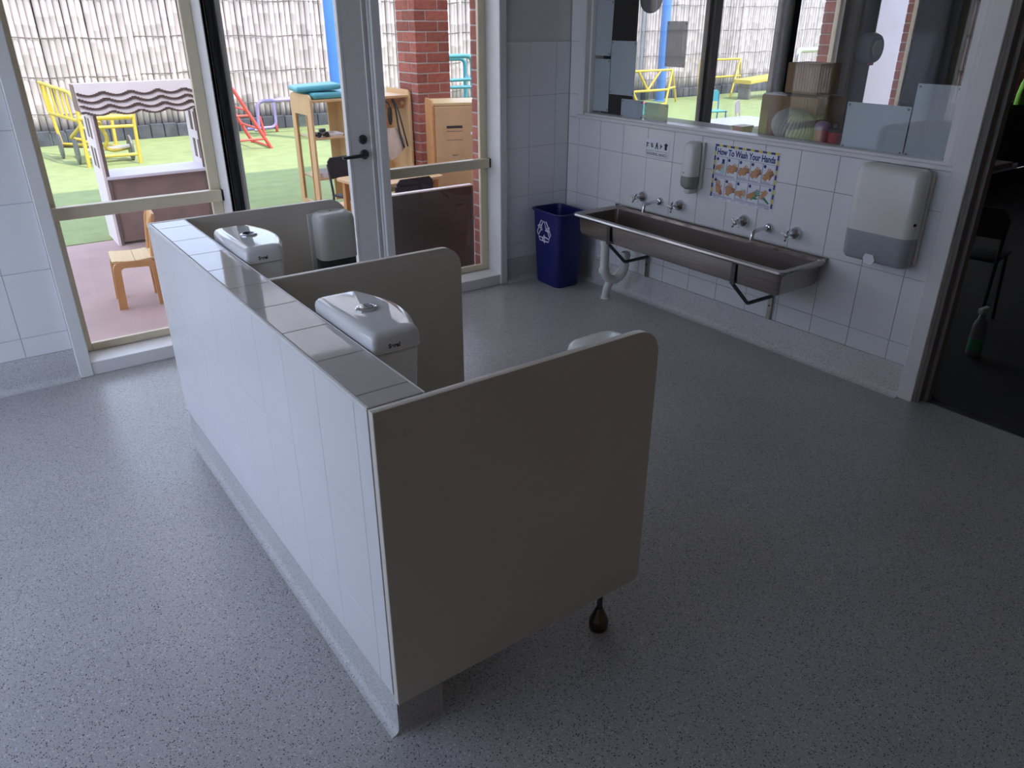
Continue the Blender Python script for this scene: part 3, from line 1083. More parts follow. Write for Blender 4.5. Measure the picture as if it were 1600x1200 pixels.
mk('cover', loft(B(), [sd_loop(0.848, 0.049, 0.098), sd_loop(1.00, 0.047, 0.092), sd_loop(1.020, 0.044, 0.086), sd_loop(1.030, 0.036, 0.074), sd_loop(1.033, 0.02, 0.055, 0.015)]), M_plastic, sd, smooth=50)
mk('window', loft(B(), [sd_loop(0.775, 0.030, 0.080), sd_loop(0.790, 0.044, 0.096), sd_loop(0.812, 0.048, 0.100), sd_loop(0.848, 0.048, 0.0975)]), M_smoke_g, sd, smooth=50)
mk('nozzle', loft(B(), [sd_loop(0.748, 0.016, 0.070, 0.012), sd_loop(0.755, 0.022, 0.076, 0.015), sd_loop(0.778, 0.026, 0.078, 0.018)]), M_plastic, sd, smooth=50)
mk('back_plate', bx((XW - 0.022, 2.984 - 0.054, 0.775), (XW, 2.984 + 0.054, 1.030), 0.006, 2), M_plastic, sd, smooth=40)
mk('keyhole', lathe(B(), [(0.004, 0), (0.004, 0.001), (0, 0.001)], 12, axis_m((XW - 0.0975, 2.997, 0.868), (-1, 0, 0))), M_grey, sd)

# ------------------------------------------------------------------ paper towel dispenser
td = thing('paper_towel_dispenser', 'large white paper towel dispenser with grey lower window on the tiled wall', 'dispenser', (3.45, 1.80, 0.62))


def td_loop(z, y0, y1, d, r=0.045):
    return [Vector((x, y, z)) for x, y in rrect(XW - d, XW - 0.014, y0, y1, r, 6)]


yc0, yc1 = 1.640, 1.965
mk('cover', loft(B(), [td_loop(0.770, yc0, yc1, 0.118), td_loop(1.030, yc0 + 0.002, yc1 - 0.002, 0.112), td_loop(1.050, yc0 + 0.006, yc1 - 0.006, 0.106),
                       td_loop(1.061, yc0 + 0.016, yc1 - 0.016, 0.094), td_loop(1.064, yc0 + 0.035, yc1 - 0.035, 0.07, 0.03)]), M_plastic, td, smooth=50)
mk('window', loft(B(), [td_loop(0.632, yc0 + 0.012, yc1 - 0.012, 0.092, 0.03), td_loop(0.650, yc0 + 0.003, yc1 - 0.003, 0.112), td_loop(0.770, yc0 + 0.002, yc1 - 0.002, 0.1175)]), M_smoke, td, smooth=50)
mk('back_plate', bx((XW - 0.026, yc0 + 0.004, 0.64), (XW, yc1 - 0.002, 1.055), 0.008, 2), M_plastic, td, smooth=40)
mk('lock', lathe(B(), [(0.007, 0), (0.007, 0.0015), (0, 0.002)], 14, axis_m((XW - 0.094, yc0 + 0.004, 0.836), (-0.55, -0.83, 0))), M_black, td)
bm = B()
prism(bm, [(1.778, 0.650), (1.785, 0.628), (1.80, 0.622), (1.83, 0.628), (1.838, 0.650), (1.83, 0.672), (1.79, 0.672)], XW - 0.118, XW - 0.112, YZ, 0.002, 1)
mk('paper_tongue', bm, M_white, td)

# ------------------------------------------------------------------ posters on the tiles
def wall_print(parent):
    """returns flat(u0,v0 polygon, material, name, lift) for prints on the sink wall; u to the right in the photo (-Y), v up"""
    pass


def wf_(y0, z0, x):
    return lambda u, v, w: Vector((x - w, y0 - u, z0 + v))


ps = thing('hand_washing_poster', 'hand washing poster with ten pictures and yellow and navy border', 'poster', (XW, 2.658, 0.736))
F = wf_(2.872, 0.736, XW)
PW, PH = 0.428, 0.300
mk('sheet', prism(B(), [(0, 0), (PW, 0), (PW, PH), (0, PH)], 0.0004, 0.0016, F), M_white, ps)


def polys(name, lst, m, parent, F, lift=0.0018, th=0.0003):
    bm = B()
    for p in lst:
        prism(bm, p, lift, lift + th, F)
    return mk(name, bm, m, parent)


def rc(x0, y0, x1, y1):
    return [(x0, y0), (x1, y0), (x1, y1), (x0, y1)]


def each(name, lst, m, parent, F, lift=0.0018, th=0.0003):
    for p in lst:
        polys(name, p if isinstance(p[0], list) else [p], m, parent, F, lift, th)


yl, nv = [], []
bw = 0.011
nseg = 16
for k in range(nseg):
    a, b = 0.004 + k * (PW - 0.008) / nseg, 0.004 + (k + 1) * (PW - 0.008) / nseg
    (nv if k % 2 == 0 else yl).append(rc(a, PH - 0.004 - bw, b, PH - 0.004))
nseg = 11
for k in range(nseg):
    a, b = 0.012 + k * (PH - 0.028) / nseg, 0.012 + (k + 1) * (PH - 0.028) / nseg
    (nv if k % 2 == 0 else yl).append(rc(0.004, a, 0.004 + bw, b))
    (nv if k % 2 == 0 else yl).append(rc(PW - 0.004 - bw, a, PW - 0.004, b))
each('border_dash', yl, M_yellow_i, ps, F)
each('border_dash', nv, M_navy, ps, F)
text('heading', 'How To Wash Your Hands', 0.046, M_navy, ps, (F(0.022, 0.243, 0.0019), (0, -1, 0), (0, 0, 1)), bold=0.0016, width=PW - 0.046)
# ten picture boxes
boxes, dots, skin, skind, aqua, grn, lil = [], [], [], [], [], [], []
bwid, bhei = 0.0765, 0.106


def hand(cx, cy, s, a, flip=1):
    """a little open hand: palm with five fingers"""
    ca, sa = math.cos(a), math.sin(a)
    s *= 1.22
    T = lambda p: (cx + s * (p[0] * flip * ca - p[1] * sa), cy + s * (p[0] * flip * sa + p[1] * ca))
    parts = [[(-0.5, -1.2), (0.5, -1.2), (0.62, 0.0), (0.55, 0.55), (-0.55, 0.55), (-0.62, -0.1)]]
    for fx, fl, tilt in ((-0.44, 0.85, -0.10), (-0.15, 1.05, -0.03), (0.15, 1.0, 0.04), (0.44, 0.75, 0.12)):
        parts.append([(fx - 0.12, 0.5), (fx + 0.12, 0.5), (fx + 0.11 + tilt, 0.5 + fl), (fx + tilt, 0.62 + fl), (fx - 0.11 + tilt, 0.5 + fl)])
    parts.append([(0.55, -0.5), (0.60, 0.0), (0.98, 0.48), (1.12, 0.40), (0.95, -0.1)])
    return [[T(p) for p in q] for q in parts]


for r_ in range(2):
    for c_ in range(5):
        u0 = 0.019 + c_ * 0.0785
        v0 = 0.128 - r_ * 0.113
        fr4 = []
        for e in (rc(u0, v0, u0 + bwid, v0 + 0.0012), rc(u0, v0 + bhei - 0.0012, u0 + bwid, v0 + bhei), rc(u0, v0, u0 + 0.0012, v0 + bhei), rc(u0 + bwid - 0.0012, v0, u0 + bwid, v0 + bhei)):
            fr4.append(e)
        boxes.append(fr4)
        dx = u0 + (0.013 if not (r_ == 1 and c_ == 4) else 0.063)
        dots.append([(dx + 0.0085 * math.cos(2 * PI * k / 14), v0 + bhei - 0.014 + 0.0085 * math.sin(2 * PI * k / 14)) for k in range(14)])
        lil.append(rc(u0 + 0.004, v0 + 0.004, u0 + bwid - 0.006 - 0.012 * (c_ % 2), v0 + 0.009))
        if c_ in (0, 2, 4):
            lil.append(rc(u0 + 0.004, v0 + 0.011, u0 + bwid - 0.02, v0 + 0.015))
        cx, cy = u0 + bwid * 0.46, v0 + 0.048
        k = r_ * 5 + c_
        if k == 0:
            aqua.append(rc(u0 + 0.036, v0 + 0.018, u0 + 0.066, v0 + 0.075))
            skin.append(hand(cx - 0.010, cy, 0.017, -1.2))
            nv2 = rc(u0 + 0.044, v0 + 0.070, u0 + 0.060, v0 + 0.094)
            dots.append(nv2)
        elif k == 8:
            grn.append(hand(cx + 0.010, cy, 0.021, -0.9))
            skin.append(hand(cx - 0.012, cy - 0.004, 0.018, -1.1))
        elif k == 9:
            skin.append(hand(cx - 0.008, cy + 0.014, 0.017, 2.4))
            grn.append([(u0 + 0.010, v0 + 0.042), (u0 + 0.030, v0 + 0.052), (u0 + 0.068, v0 + 0.022), (u0 + 0.060, v0 + 0.016), (u0 + 0.030, v0 + 0.034)])
        elif k == 7:
            aqua.append(rc(u0 + 0.034, v0 + 0.018, u0 + 0.068, v0 + 0.070))
            skin.append(hand(cx - 0.004, cy - 0.004, 0.020, -1.4))
        elif k == 5:
            skin.append(hand(cx - 0.002, cy + 0.006, 0.021, 0.1))
            skind.append(hand(cx + 0.012, cy - 0.012, 0.017, 0.5, -1))
        else:
            skind.append(hand(cx + 0.008, cy + 0.004, 0.020, 1.3 + 0.2 * c_, -1))
            skin.append(hand(cx - 0.004, cy, 0.021, -1.2 + 0.15 * k))
each('picture_frame', boxes, M_navy, ps, F)
each('water', aqua, M_aqua_i, ps, F, 0.0018)
each('back_hand', skind, M_skin_d, ps, F, 0.0020)
each('green_cloth', grn, M_green_i, ps, F, 0.0022)
each('hand', skin, M_skin_i, ps, F, 0.0025)
polys('caption_lines', lil, M_lilac_i, ps, F, 0.0022)['kind'] = 'stuff'
each('number_dot', dots, M_navy, ps, F, 0.0029)
foot = [rc(0.03 + 0.06 * k, 0.006, 0.065 + 0.06 * k, 0.010) for k in range(6)] + [rc(0.372, 0.004, 0.405, 0.013)]
polys('footer_lines', foot, M_lilac_i, ps, F)['kind'] = 'stuff'

sg = thing('washing_hands_sign', 'small white sign with black symbols reading washing hands', 'sign', (XW, 3.30, 0.89))
F2 = wf_(3.405, 0.893, XW)
mk('sheet', prism(B(), [(0, 0), (0.195, 0), (0.195, 0.108), (0, 0.108)], 0.0004, 0.0014, F2), M_white, sg)
sy = []
sy += [rc(0.010, 0.058, 0.015, 0.090), rc(0.015, 0.080, 0.028, 0.086), rc(0.015, 0.068, 0.024, 0.073)]
sy += [[(0.044, 0.088), (0.049, 0.090), (0.056, 0.062), (0.068, 0.068), (0.068, 0.074), (0.058, 0.070), (0.052, 0.060)], rc(0.056, 0.076, 0.062, 0.088)]
sy += [[(0.082, 0.056), (0.092, 0.094), (0.098, 0.094), (0.108, 0.056), (0.101, 0.056), (0.097, 0.070), (0.093, 0.070), (0.089, 0.056)]]
sy += [[(0.124, 0.060), (0.129, 0.060), (0.130, 0.070), (0.142, 0.074), (0.130, 0.082), (0.124, 0.090)]]
sy += [rc(0.160, 0.058, 0.178, 0.088), rc(0.156, 0.084, 0.184, 0.092), rc(0.166, 0.092, 0.173, 0.098)]
each('symbol', [sy[0:3], sy[3:5], [sy[5]], [sy[6]], sy[7:10]], M_ink, sg, F2)
polys('word_box', [rc(0.008, 0.008, 0.186, 0.0095), rc(0.008, 0.043, 0.186, 0.0445), rc(0.008, 0.008, 0.0095, 0.0445), rc(0.1845, 0.008, 0.186, 0.0445)], M_ink, sg, F2)
text('lettering', 'WASHING HANDS', 0.026, M_ink, sg, (F2(0.016, 0.017, 0.0019), (0, -1, 0), (0, 0, 1)), width=0.162)


# ------------------------------------------------------------------ sheets of paper stuck to the hatch window (on the far side of the glass)
def sheet(y0, y1, z0, z1, label, m=M_paperb, curl=0.0, tacks=True, dy=0.0):
    """y0 > y1; dy shears the sheet a little, curl bows one side away from straight"""
    t = thing('paper_sheet', label, 'paper', (3.515, (y0 + y1) / 2, z0), 0, 'sheets taped to the hatch window')
    bm = B()
    n = 10
    a, b = [], []
    for k in range(n + 1):
        s = k / n
        z = z0 + (z1 - z0) * s
        off = curl * math.sin(PI * s) + dy * s
        a.append((y0 + off, z))
        b.append((y1 + dy * s, z))
    L0, L1, K0, K1 = [], [], [], []
    for k in range(n + 1):
        bow = 0.08 * abs(curl) * math.sin(PI * k / n)
        L0.append(bm.verts.new((3.5135 + bow, a[k][0], a[k][1])))
        L1.append(bm.verts.new((3.5135, b[k][0], b[k][1])))
        K0.append(bm.verts.new((3.5143 + bow, a[k][0], a[k][1])))
        K1.append(bm.verts.new((3.5143, b[k][0], b[k][1])))
    for k in range(n):
        bm.faces.new((L0[k], L1[k], L1[k + 1], L0[k + 1]))
        bm.faces.new((K0[k + 1], K1[k + 1], K1[k], K0[k]))
        bm.faces.new((L0[k + 1], K0[k + 1], K0[k], L0[k]))
        bm.faces.new((L1[k], K1[k], K1[k + 1], L1[k + 1]))
    bm.faces.new((L0[0], K0[0], K1[0], L1[0]))
    bm.faces.new((L1[n], K1[n], K0[n], L0[n]))
    mk('page', bm, m, t)
    if tacks:
        for yy, zz in ((a[0][0] - 0.012, z0 + 0.012), (b[0][0] + 0.012, z0 + 0.012), (a[-1][0] - 0.012, z1 - 0.012), (b[-1][0] + 0.012, z1 - 0.012)):
            mk('tack', lathe(B(), [(0.006, 0), (0.006, 0.0008), (0.004, 0.0012), (0, 0.0012)], 10, axis_m((3.5130, yy, zz), (-1, 0, 0))), M_grey, t)
    return t


sheet(4.02, 3.828, 1.443, 1.755, 'pale blue sheet at the top left corner of the hatch window', curl=-0.008, dy=-0.01)
sheet(4.045, 3.827, 1.112, 1.424, 'pale blue sheet at the bottom left corner of the hatch window', curl=-0.006)
sheet(3.822, 3.600, 1.222, 1.531, 'pale blue sheet overlapping the two corner sheets')
sheet(3.706, 3.513, 1.092, 1.202, 'small blue-grey sheet on the hatch sill')
sheet(3.500, 3.305, 1.090, 1.197, 'small grey translucent sheet on the hatch sill', M_paperg)
sheet(3.363, 3.207, 1.402, 1.640, 'grey translucent sheet hanging in front of the bright fence', M_paperg, dy=0.004)
sheet(2.163, 1.852, 1.088, 1.300, 'wide pale blue sheet behind the towel dispenser, landscape')
sheet(1.846, 1.652, 1.087, 1.398, 'tall pale blue sheet next to the doorway architrave')
bt = thing('paper_plate_craft', 'grey half-round craft hanging at the top of the hatch window', 'craft', (3.52, 3.51, 1.68))
pl = [(0.09 * math.cos(a), 0.075 * math.sin(a)) for a in [PI + PI * k / 12 for k in range(13)]]
mk('plate', prism(B(), [(3.51 + u, 1.755 + v) for u, v in pl], 3.514, 3.517, YZ), M_grey, bt)
mk('strip', bx((3.512, 3.46, 1.69), (3.514, 3.51, 1.755)), M_paperg, bt)

# ------------------------------------------------------------------ adjoining room behind the hatch and the doorway
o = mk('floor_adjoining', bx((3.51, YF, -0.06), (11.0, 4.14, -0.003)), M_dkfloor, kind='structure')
o['label'] = 'dark carpet of the adjoining room'
wa = structure('wall_adjoining_back', 'dark window wall of the adjoining room')
bm = B()
for x0, x1 in ((3.57, 4.02), (6.40, 6.95), (7.62, 9.62), (10.6, 11.15)):
    box(bm, (x0, YB, 0), (x1, 4.165, 2.2))
box(bm, (3.57, YB, 2.2), (11.15, 4.31, ZT))
box(bm, (9.62, YB, 0), (10.6, 4.165, 0.80))
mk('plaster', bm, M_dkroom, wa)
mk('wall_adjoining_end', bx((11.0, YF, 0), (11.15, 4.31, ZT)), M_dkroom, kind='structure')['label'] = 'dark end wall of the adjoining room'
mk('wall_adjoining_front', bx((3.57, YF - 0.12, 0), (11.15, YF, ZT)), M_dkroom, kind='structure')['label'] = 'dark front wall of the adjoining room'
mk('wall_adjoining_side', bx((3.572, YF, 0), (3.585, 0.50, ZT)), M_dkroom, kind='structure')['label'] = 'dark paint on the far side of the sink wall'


def far_window(name, x0, x1, label, m=M_gold):
    w = structure(name, label)
    bm = B()
    box(bm, (x0, 4.150, 0.07), (x0 + 0.025, 4.19, ZH))
    box(bm, (x1 - 0.025, 4.150, 0.07), (x1, 4.19, ZH))
    box(bm, (x0, 4.150, 0.07), (x1, 4.19, 0.11))
    mk('window_frame', bm, m, w)
    mk('pane', bx((x0 + 0.025, 4.167, 0.11), (x1 - 0.025, 4.173, ZH)), M_glass, w)
    mk('window_sill', bx((x0 - 0.01, 4.125, 0), (x1 + 0.01, 4.31, 0.07)), M_wpaint, w)
    return w


far_window('window_6', 4.02, 4.785, 'far window showing fence and yellow climbing frame', M_brownpost)
far_window('window_7', 4.86, 5.615, 'far glazed door showing fence and lawn', M_brownpost)
far_window('window_8', 5.78, 6.395, 'far window beside the brick outer leaf')
far_window('window_9', 6.95, 7.62, 'far window showing a pale wall')
far_window('window_10', 9.63, 10.59, 'far window at the end of the adjoining room')
mk('trim_8', bx((4.785, 4.115, 0), (4.86, 4.19, 2.2), 0.003), M_black, kind='structure')['label'] = 'black post between the far windows'
mk('trim_9', bx((5.615, 4.12, 0), (5.72, 4.19, 2.2), 0.003), M_brownpost, kind='structure')['label'] = 'taupe post between the far door and window'
mk('trim_10', bx((5.72, 4.11, 0), (5.78, 4.19, 2.2), 0.003), M_black, kind='structure')['label'] = 'black edge strip of the taupe post'
mk('trim_11', bx((6.395, 4.12, 0), (6.60, 4.16, 2.2), 0.003), M_wpaint, kind='structure')['label'] = 'white lining beside the far window'
mk('trim_12', bx((6.60, 4.11, 0), (6.63, 4.16, 2.2), 0.003), M_brownpost, kind='structure')['label'] = 'taupe edge of the far window lining'

# shelf behind the hatch and what stands on it
sh = mk('hatch_shelf', bx((3.60, 1.60, 1.02), (4.06, 4.04, 1.045), 0.003), M_brownpost)
tag(sh, 'brown shelf board behind the hatch window', 'shelf')
WM[sh.name] = Matrix.Identity(4)


def carton(lo, hi, label, flap=None, rz=0.0):
    cx, cy = (lo[0] + hi[0]) / 2, (lo[1] + hi[1]) / 2
    t = thing('cardboard_box', label, 'box', (cx, cy, lo[2]), rz)
    hx, hy, h = (hi[0] - lo[0]) / 2, (hi[1] - lo[1]) / 2, hi[2] - lo[2]
    bm = B()
    box(bm, (-hx, -hy, 0), (hx, hy, 0.004))
    for a, b in (((-hx, -hy, 0), (-hx + 0.004, hy, h)), ((hx - 0.004, -hy, 0), (hx, hy, h)), ((-hx, -hy, 0), (hx, -hy + 0.004, h)), ((-hx, hy - 0.004, 0), (hx, hy, h))):
        box(bm, a, b)
    mk('carton_body', bm, M_card, t, local=True)
    return t


cb = carton((3.79, 2.50, 1.046), (4.04, 2.86, 1.268), 'brown cardboard box behind the ribbed paper ball')
mk('lid_flap', bx((-0.128, -0.176, 0.222), (0.128, 0.176, 0.227)), M_card, cb, local=True)
mk('white_liner', bx((-0.128, 0.02, 0.227), (0.0, 0.17, 0.233)), M_paper, cb, local=True)
cb2 = carton((3.84, 2.55, 1.282), (4.02, 2.76, 1.435), 'smaller cardboard box standing on the larger one')
mk('lid_flap', bx((-0.088, -0.103, 0.153), (0.088, 0.103, 0.157)), M_card, cb2, local=True)

# ribbed paper ball (lantern)
rbm = B()
nb, nl = 72, 14
rings = []
for i in range(nl + 1):
    th = PI * i / nl
    ring = []
    if i in (0, nl):
        ring = [rbm.verts.new((0, 0, 0.088 * math.cos(th)))]
    else:
        for k in range(nb):
            r0 = 0.112 * math.sin(th) * (1.0 + (0.022 if k % 2 else -0.012))
            ring.append(rbm.verts.new((r0 * math.cos(2 * PI * k / nb), r0 * math.sin(2 * PI * k / nb), 0.088 * math.cos(th))))
    rings.append(ring)
for a, b in zip(rings[:-1], rings[1:]):
    for k in range(nb):
        k2 = (k + 1) % nb
        if len(a) == 1:
            rbm.faces.new((a[0], b[k], b[k2]))
        elif len(b) == 1:
            rbm.faces.new((a[k], a[k2], b[0]))
        else:
            rbm.faces.new((a[k], a[k2], b[k2], b[k]))
bmesh.ops.transform(rbm, matrix=Matrix.Rotation(rad(18), 4, 'X'), verts=rbm.verts)
pb = mk('ribbed_paper_ball', rbm, M_rib)
pb.location = (3.668, 2.548, 1.140)
tag(pb, 'ribbed white paper ball on the hatch shelf', 'paper ball')

bo = thing('drink_bottle', 'pink drink bottle with lilac lid on the hatch shelf', 'bottle', (3.70, 2.395, 1.046))
mk('bottle_body', lathe(B(), [(0.034, 0), (0.037, 0.006), (0.036, 0.06), (0.039, 0.09), (0, 0.09)], 20, Matrix.Identity(4)), M_pinkp, bo, smooth=40, local=True)
mk('bottle_lid', lathe(B(), [(0.041, 0.09), (0.041, 0.108), (0.030, 0.125), (0.014, 0.132), (0, 0.133)], 20, Matrix.Identity(4)), M_lil, bo, smooth=40, local=True)
bo = thing('plastic_cup', 'red plastic cup with black lid on the hatch shelf', 'cup', (3.70, 2.318, 1.046))
mk('cup_body', lathe(B(), [(0.026, 0), (0.029, 0.004), (0.034, 0.085), (0, 0.085)], 20, Matrix.Identity(4)), M_redp, bo, smooth=40, local=True)
mk('cup_lid', lathe(B(), [(0.036, 0.085), (0.036, 0.098), (0.016, 0.106), (0.012, 0.125), (0, 0.126)], 20, Matrix.Identity(4)), M_blkpl, bo, smooth=40, local=True)
pk = mk('pink_tub', loft(B(), [[Vector((x, y, z)) for x, y in rrect(3.66 - i, 3.76 + i, 2.868 - i, 2.945 + i, 0.012, 3)] for z, i in ((1.046, -0.004), (1.095, 0.0), (1.10, 0.003), (1.106, 0.003))]), M_pinkp)
tag(pk, 'pink plastic tub on the hatch shelf beside the cardboard box', 'tub')

# wall-mounted grey dispenser in the adjoining room
gd = thing('wall_roll_dispenser', 'dark grey round dispenser on the dark wall behind the hatch window', 'dispenser', (6.80, 4.14, 1.30))
mk('drum', lathe(B(), [(0.12, 0), (0.125, 0.01), (0.125, 0.10), (0.11, 0.13), (0, 0.135)], 28, axis_m((6.80, 4.138, 1.42), (0, -1, 0))), M_grey, gd, smooth=40)
mk('front_cap', lathe(B(), [(0.07, 0), (0.07, 0.008), (0, 0.010)], 24, axis_m((6.80, 4.004, 1.42), (0, -1, 0))), M_plastic, gd, smooth=40)
mk('red_button', bx((6.76, 4.01, 1.285), (6.80, 4.05, 1.315), 0.004), M_redp, gd)

# spray bottle standing in the doorway
sp = thing('spray_bottle', 'clear spray bottle with green label in the dark doorway', 'bottle', (4.26, 1.62, 0.0))
mk('bottle_body', lathe(B(), [(0.034, 0.0), (0.036, 0.006), (0.036, 0.16), (0.030, 0.19), (0.014, 0.215), (0.012, 0.24), (0, 0.24)], 20, Matrix.Identity(4)), M_grey, sp, smooth=40, local=True)  # grey body colour stands in for the dim light of the doorway
mk('bottle_label', lathe(B(), [(0.0365, 0.03), (0.0368, 0.032), (0.0368, 0.10), (0.0365, 0.102)], 20, Matrix.Identity(4)), M_green_i, sp, smooth=40, local=True)
hdm = B()
box(hdm, (-0.05, -0.012, 0.245), (0.025, 0.012, 0.275), 0.004)
tube(hdm, [(-0.035, 0, 0.25), (-0.045, 0, 0.215)], 0.005, 8)
mk('trigger', hdm, M_plastic, sp, local=True)

# dark chair just inside the doorway
def kid_chair(name, label, loc, rz, m_shell, m_leg, sh_=0.30, group=None):
    t = thing(name, label, 'chair', loc, rz, group)
    w = 0.16
    mk('seat', bx((-w, -0.15, sh_ - 0.012), (w, 0.15, sh_ + 0.008), 0.008, 2), m_shell, t, smooth=40, local=True)
    bm = B()
    pts = [(-w, sh_ + 0.13), (w, sh_ + 0.13), (w, sh_ + 0.27), (w - 0.03, sh_ + 0.30), (-w + 0.03, sh_ + 0.30), (-w, sh_ + 0.27)]
    prism(bm, pts, 0.150, 0.165, lambda u, v, q: Vector((u, q + 0.10 * (v - sh_), v)), 0.004, 2)
    mk('backrest', bm, m_shell, t, local=True)
    for sx in (-1, 1):
        mk('leg', tb([(sx * (w - 0.02), -0.13, sh_ - 0.01), (sx * w, -0.15, 0.0)], 0.010, 8), m_leg, t, local=True)
        mk('leg', tb(fillet([(sx * (w + 0.004), 0.18, sh_ + 0.25), (sx * (w - 0.005), 0.145, sh_), (sx * w, 0.18, 0.0)], 0.04), 0.010, 8), m_leg, t, local=True)
    return t


kid_chair('side_chair', 'black chair standing in the dark room beyond the doorway', (4.75, 1.95, 0), rad(100), M_black, M_black, 0.42)
gv = thing('hanging_vest', 'lime green cloth hanging in the far end of the dark room', 'clothing', (10.0, 4.1, 0.8))
mk('cloth', loft(B(), [[Vector((10.06 + u, 4.05 + v, z)) for u, v in rrect(-w_, w_, -0.03, 0.03, 0.02, 3)] for w_, z in ((0.15, 0.78), (0.14, 0.9), (0.10, 1.0), (0.05, 1.06))]), M_green, gv, smooth=50)
mk('hook', tb([(10.06, 4.05, 1.05), (10.06, 4.05, 1.12), (10.06, 4.14, 1.13)], 0.006, 6), M_dkmetal, gv)

# ------------------------------------------------------------------ outside: ground, fence, verandah
GZ = 0.0
o = mk('patio', bx((-14, 4.31, -0.2), (24, 6.955, GZ)), M_patio, kind='structure')
o['label'] = 'pinkish concrete patio under the verandah'
o = mk('lawn', bx((-14, 6.955, -0.2), (26, 15.5, GZ + 0.006)), M_lawn, kind='structure')
o['label'] = 'bright artificial grass in front of the bamboo fence'
o = mk('side_yard', bx((-14, -4.0, -0.2), (-1.36, 4.31, GZ - 0.002)), M_ground, kind='structure')
o['label'] = 'pale ground of the side yard'
rf = structure('roof', 'flat verandah roof over the patio')
mk('roof_sheet', bx((-1.5, 4.34, 2.735), (10.4, 7.50, 2.745)), M_poly, rf)
mk('fascia', bx((-1.5, 7.46, 2.60), (10.4, 7.50, 2.735)), M_wpaint, rf)
mk('roof_sheet', bx((-1.5, YF - 0.3, ZT + 0.10), (12, 4.35, ZT + 0.22)), M_wpaint, rf)

# bamboo fence
FY = 13.2
FH = 2.5
fn = thing('bamboo_fence', 'tall fence of pale weathered bamboo poles behind the lawn', 'fence', (10, FY, 0))


def pole_mesh(seed):
    rr = random.Random(seed)
    bm = B()
    prof = [(0.044, 0.0)]
    z = rr.uniform(0.15, 0.4)
    while z < FH - 0.3:
        r0 = rr.uniform(0.0425, 0.046)
        prof += [(r0, z - 0.010), (r0 + 0.003, z), (r0, z + 0.010)]
        z += rr.uniform(0.24, 0.42)
    prof.append((0.043, FH - 0.2))
    lathe(bm, prof, 8)
    bmesh.ops.recalc_face_normals(bm, faces=bm.faces)
    me = bpy.data.meshes.new('bamboo_pole')
    for f in bm.faces:
        f.smooth = True
    bm.to_mesh(me)
    bm.free()
    me.materials.append(M_bamboo)
    return me


PM = [pole_mesh(s) for s in range(7)]
x = 0.2
while x < 21.5:
    wv = 0.024 * math.sin(x * 1.9)
    share('bamboo_pole', R.choice(PM), (x - 10, wv * 0.3 + R.uniform(-0.012, 0.012), 0.20 + R.uniform(-0.03, 0.0)), fn,
          rot=(R.uniform(-0.004, 0.004), R.uniform(-0.008, 0.008), R.uniform(0, 6.28)))
    x += 0.0850 + R.uniform(-0.003, 0.005)
# poles beyond what can be picked apart
bm = B()
for k in range(74):
    lathe(bm, [(0.043, 0.2), (0.041, 2.5)], 8, Matrix.Translation((0.11 - 0.088 * k, FY + R.uniform(-0.01, 0.01), 0)))
for k in range(40):
    lathe(bm, [(0.041, 0.2), (0.041, 2.5)], 8, Matrix.Translation((21.6 + 0.088 * k, FY, 0)))
mk('added_sky_blocker', bx((-6.4, FY + 0.06, 0.15), (25.2, FY + 0.09, 2.35)), M_brownpost, fn)  # added sheet behind the poles; blocks sky light in the gaps
mk('bamboo_poles_beyond', bm, M_bamboo, fn, smooth=60, kind='stuff')
for z in (0.42, 0.91, 1.42, 1.92, 2.4):
    bm = B()
    tube(bm, [(x_, FY - 0.047 - 0.004 * math.sin(x_ * 9), z + 0.012 * math.sin(x_ * 2.3) + 0.008 * math.sin(x_ * 7.7)) for x_ in [-6.3 + 0.12 * k for k in range(262)]], 0.0055, 5)
    mk('binding_wire', bm, M_wire, fn)

# return fence on the far left of the yard (only seen mirrored in the hatch glass)
f2 = thing('bamboo_side_fence', 'bamboo fence closing the left end of the yard, mirrored in the hatch window', 'fence', (-6.35, 9.5, 0))
for k in range(150):
    share('bamboo_pole', R.choice(PM), (R.uniform(-0.008, 0.008), -5.1 + 0.0585 * k, 0.05), f2, rot=(0, 0, R.uniform(0, 6.28)), scale=(0.66, 0.66, 1))
mk('added_sky_blocker', bx((-0.06, -5.2, 0.05), (-0.04, 3.6, 2.2)), M_brownpost, f2, local=True)  # same added blocker, keeps sky from showing between these slimmer poles
for z in (0.42, 0.91, 1.42, 1.92):
    mk('binding_wire', tb([(0.036, -5.1 + 0.2 * k, z + 0.01 * math.sin(k)) for k in range(44)], 0.009, 5), M_wire, f2, local=True)

# low edging of charcoal blocks under the fence
ed = thing('block_edging', 'low row of charcoal concrete blocks under the bamboo fence', 'edging', (10, 13.08, 0))
ebm = bx((-0.090, -0.04, 0), (0.090, 0.04, 0.205), 0.008, 1)
bmesh.ops.recalc_face_normals(ebm, faces=ebm.faces)
eme = bpy.data.meshes.new('edging_block')
ebm.to_mesh(eme)
ebm.free()
eme.materials.append(M_block)
for k in range(100):
    share('edging_block', eme, (-9.6 + 0.192 * k, R.uniform(-0.008, 0.008), R.uniform(-0.012, 0.004)), ed)

# brick pillar of the verandah
bp_ = thing('brick_pillar', 'red brick verandah pillar behind the glazed door', 'pillar', (3.797, 6.675, 0))
mk('mortar_core', bx((-0.170, -0.170, 0.0), (0.170, 0.170, 2.72)), M_mortar, bp_, local=True)
for c in range(31):
    z = 0.045 + c * BR_C
    f = 1 if c % 2 == 0 else -1
    # pinwheel bond: one stretcher and one header end on each face
    for k in range(4):
        a = k * PI / 2
        px, py = f * (-0.0575), -0.120
        xx = px * math.cos(a) - py * math.sin(a)
        yy = px * math.sin(a) + py * math.cos(a)
        share('brick', BM_full, (xx, yy, z), bp_, rot=(0, 0, a))

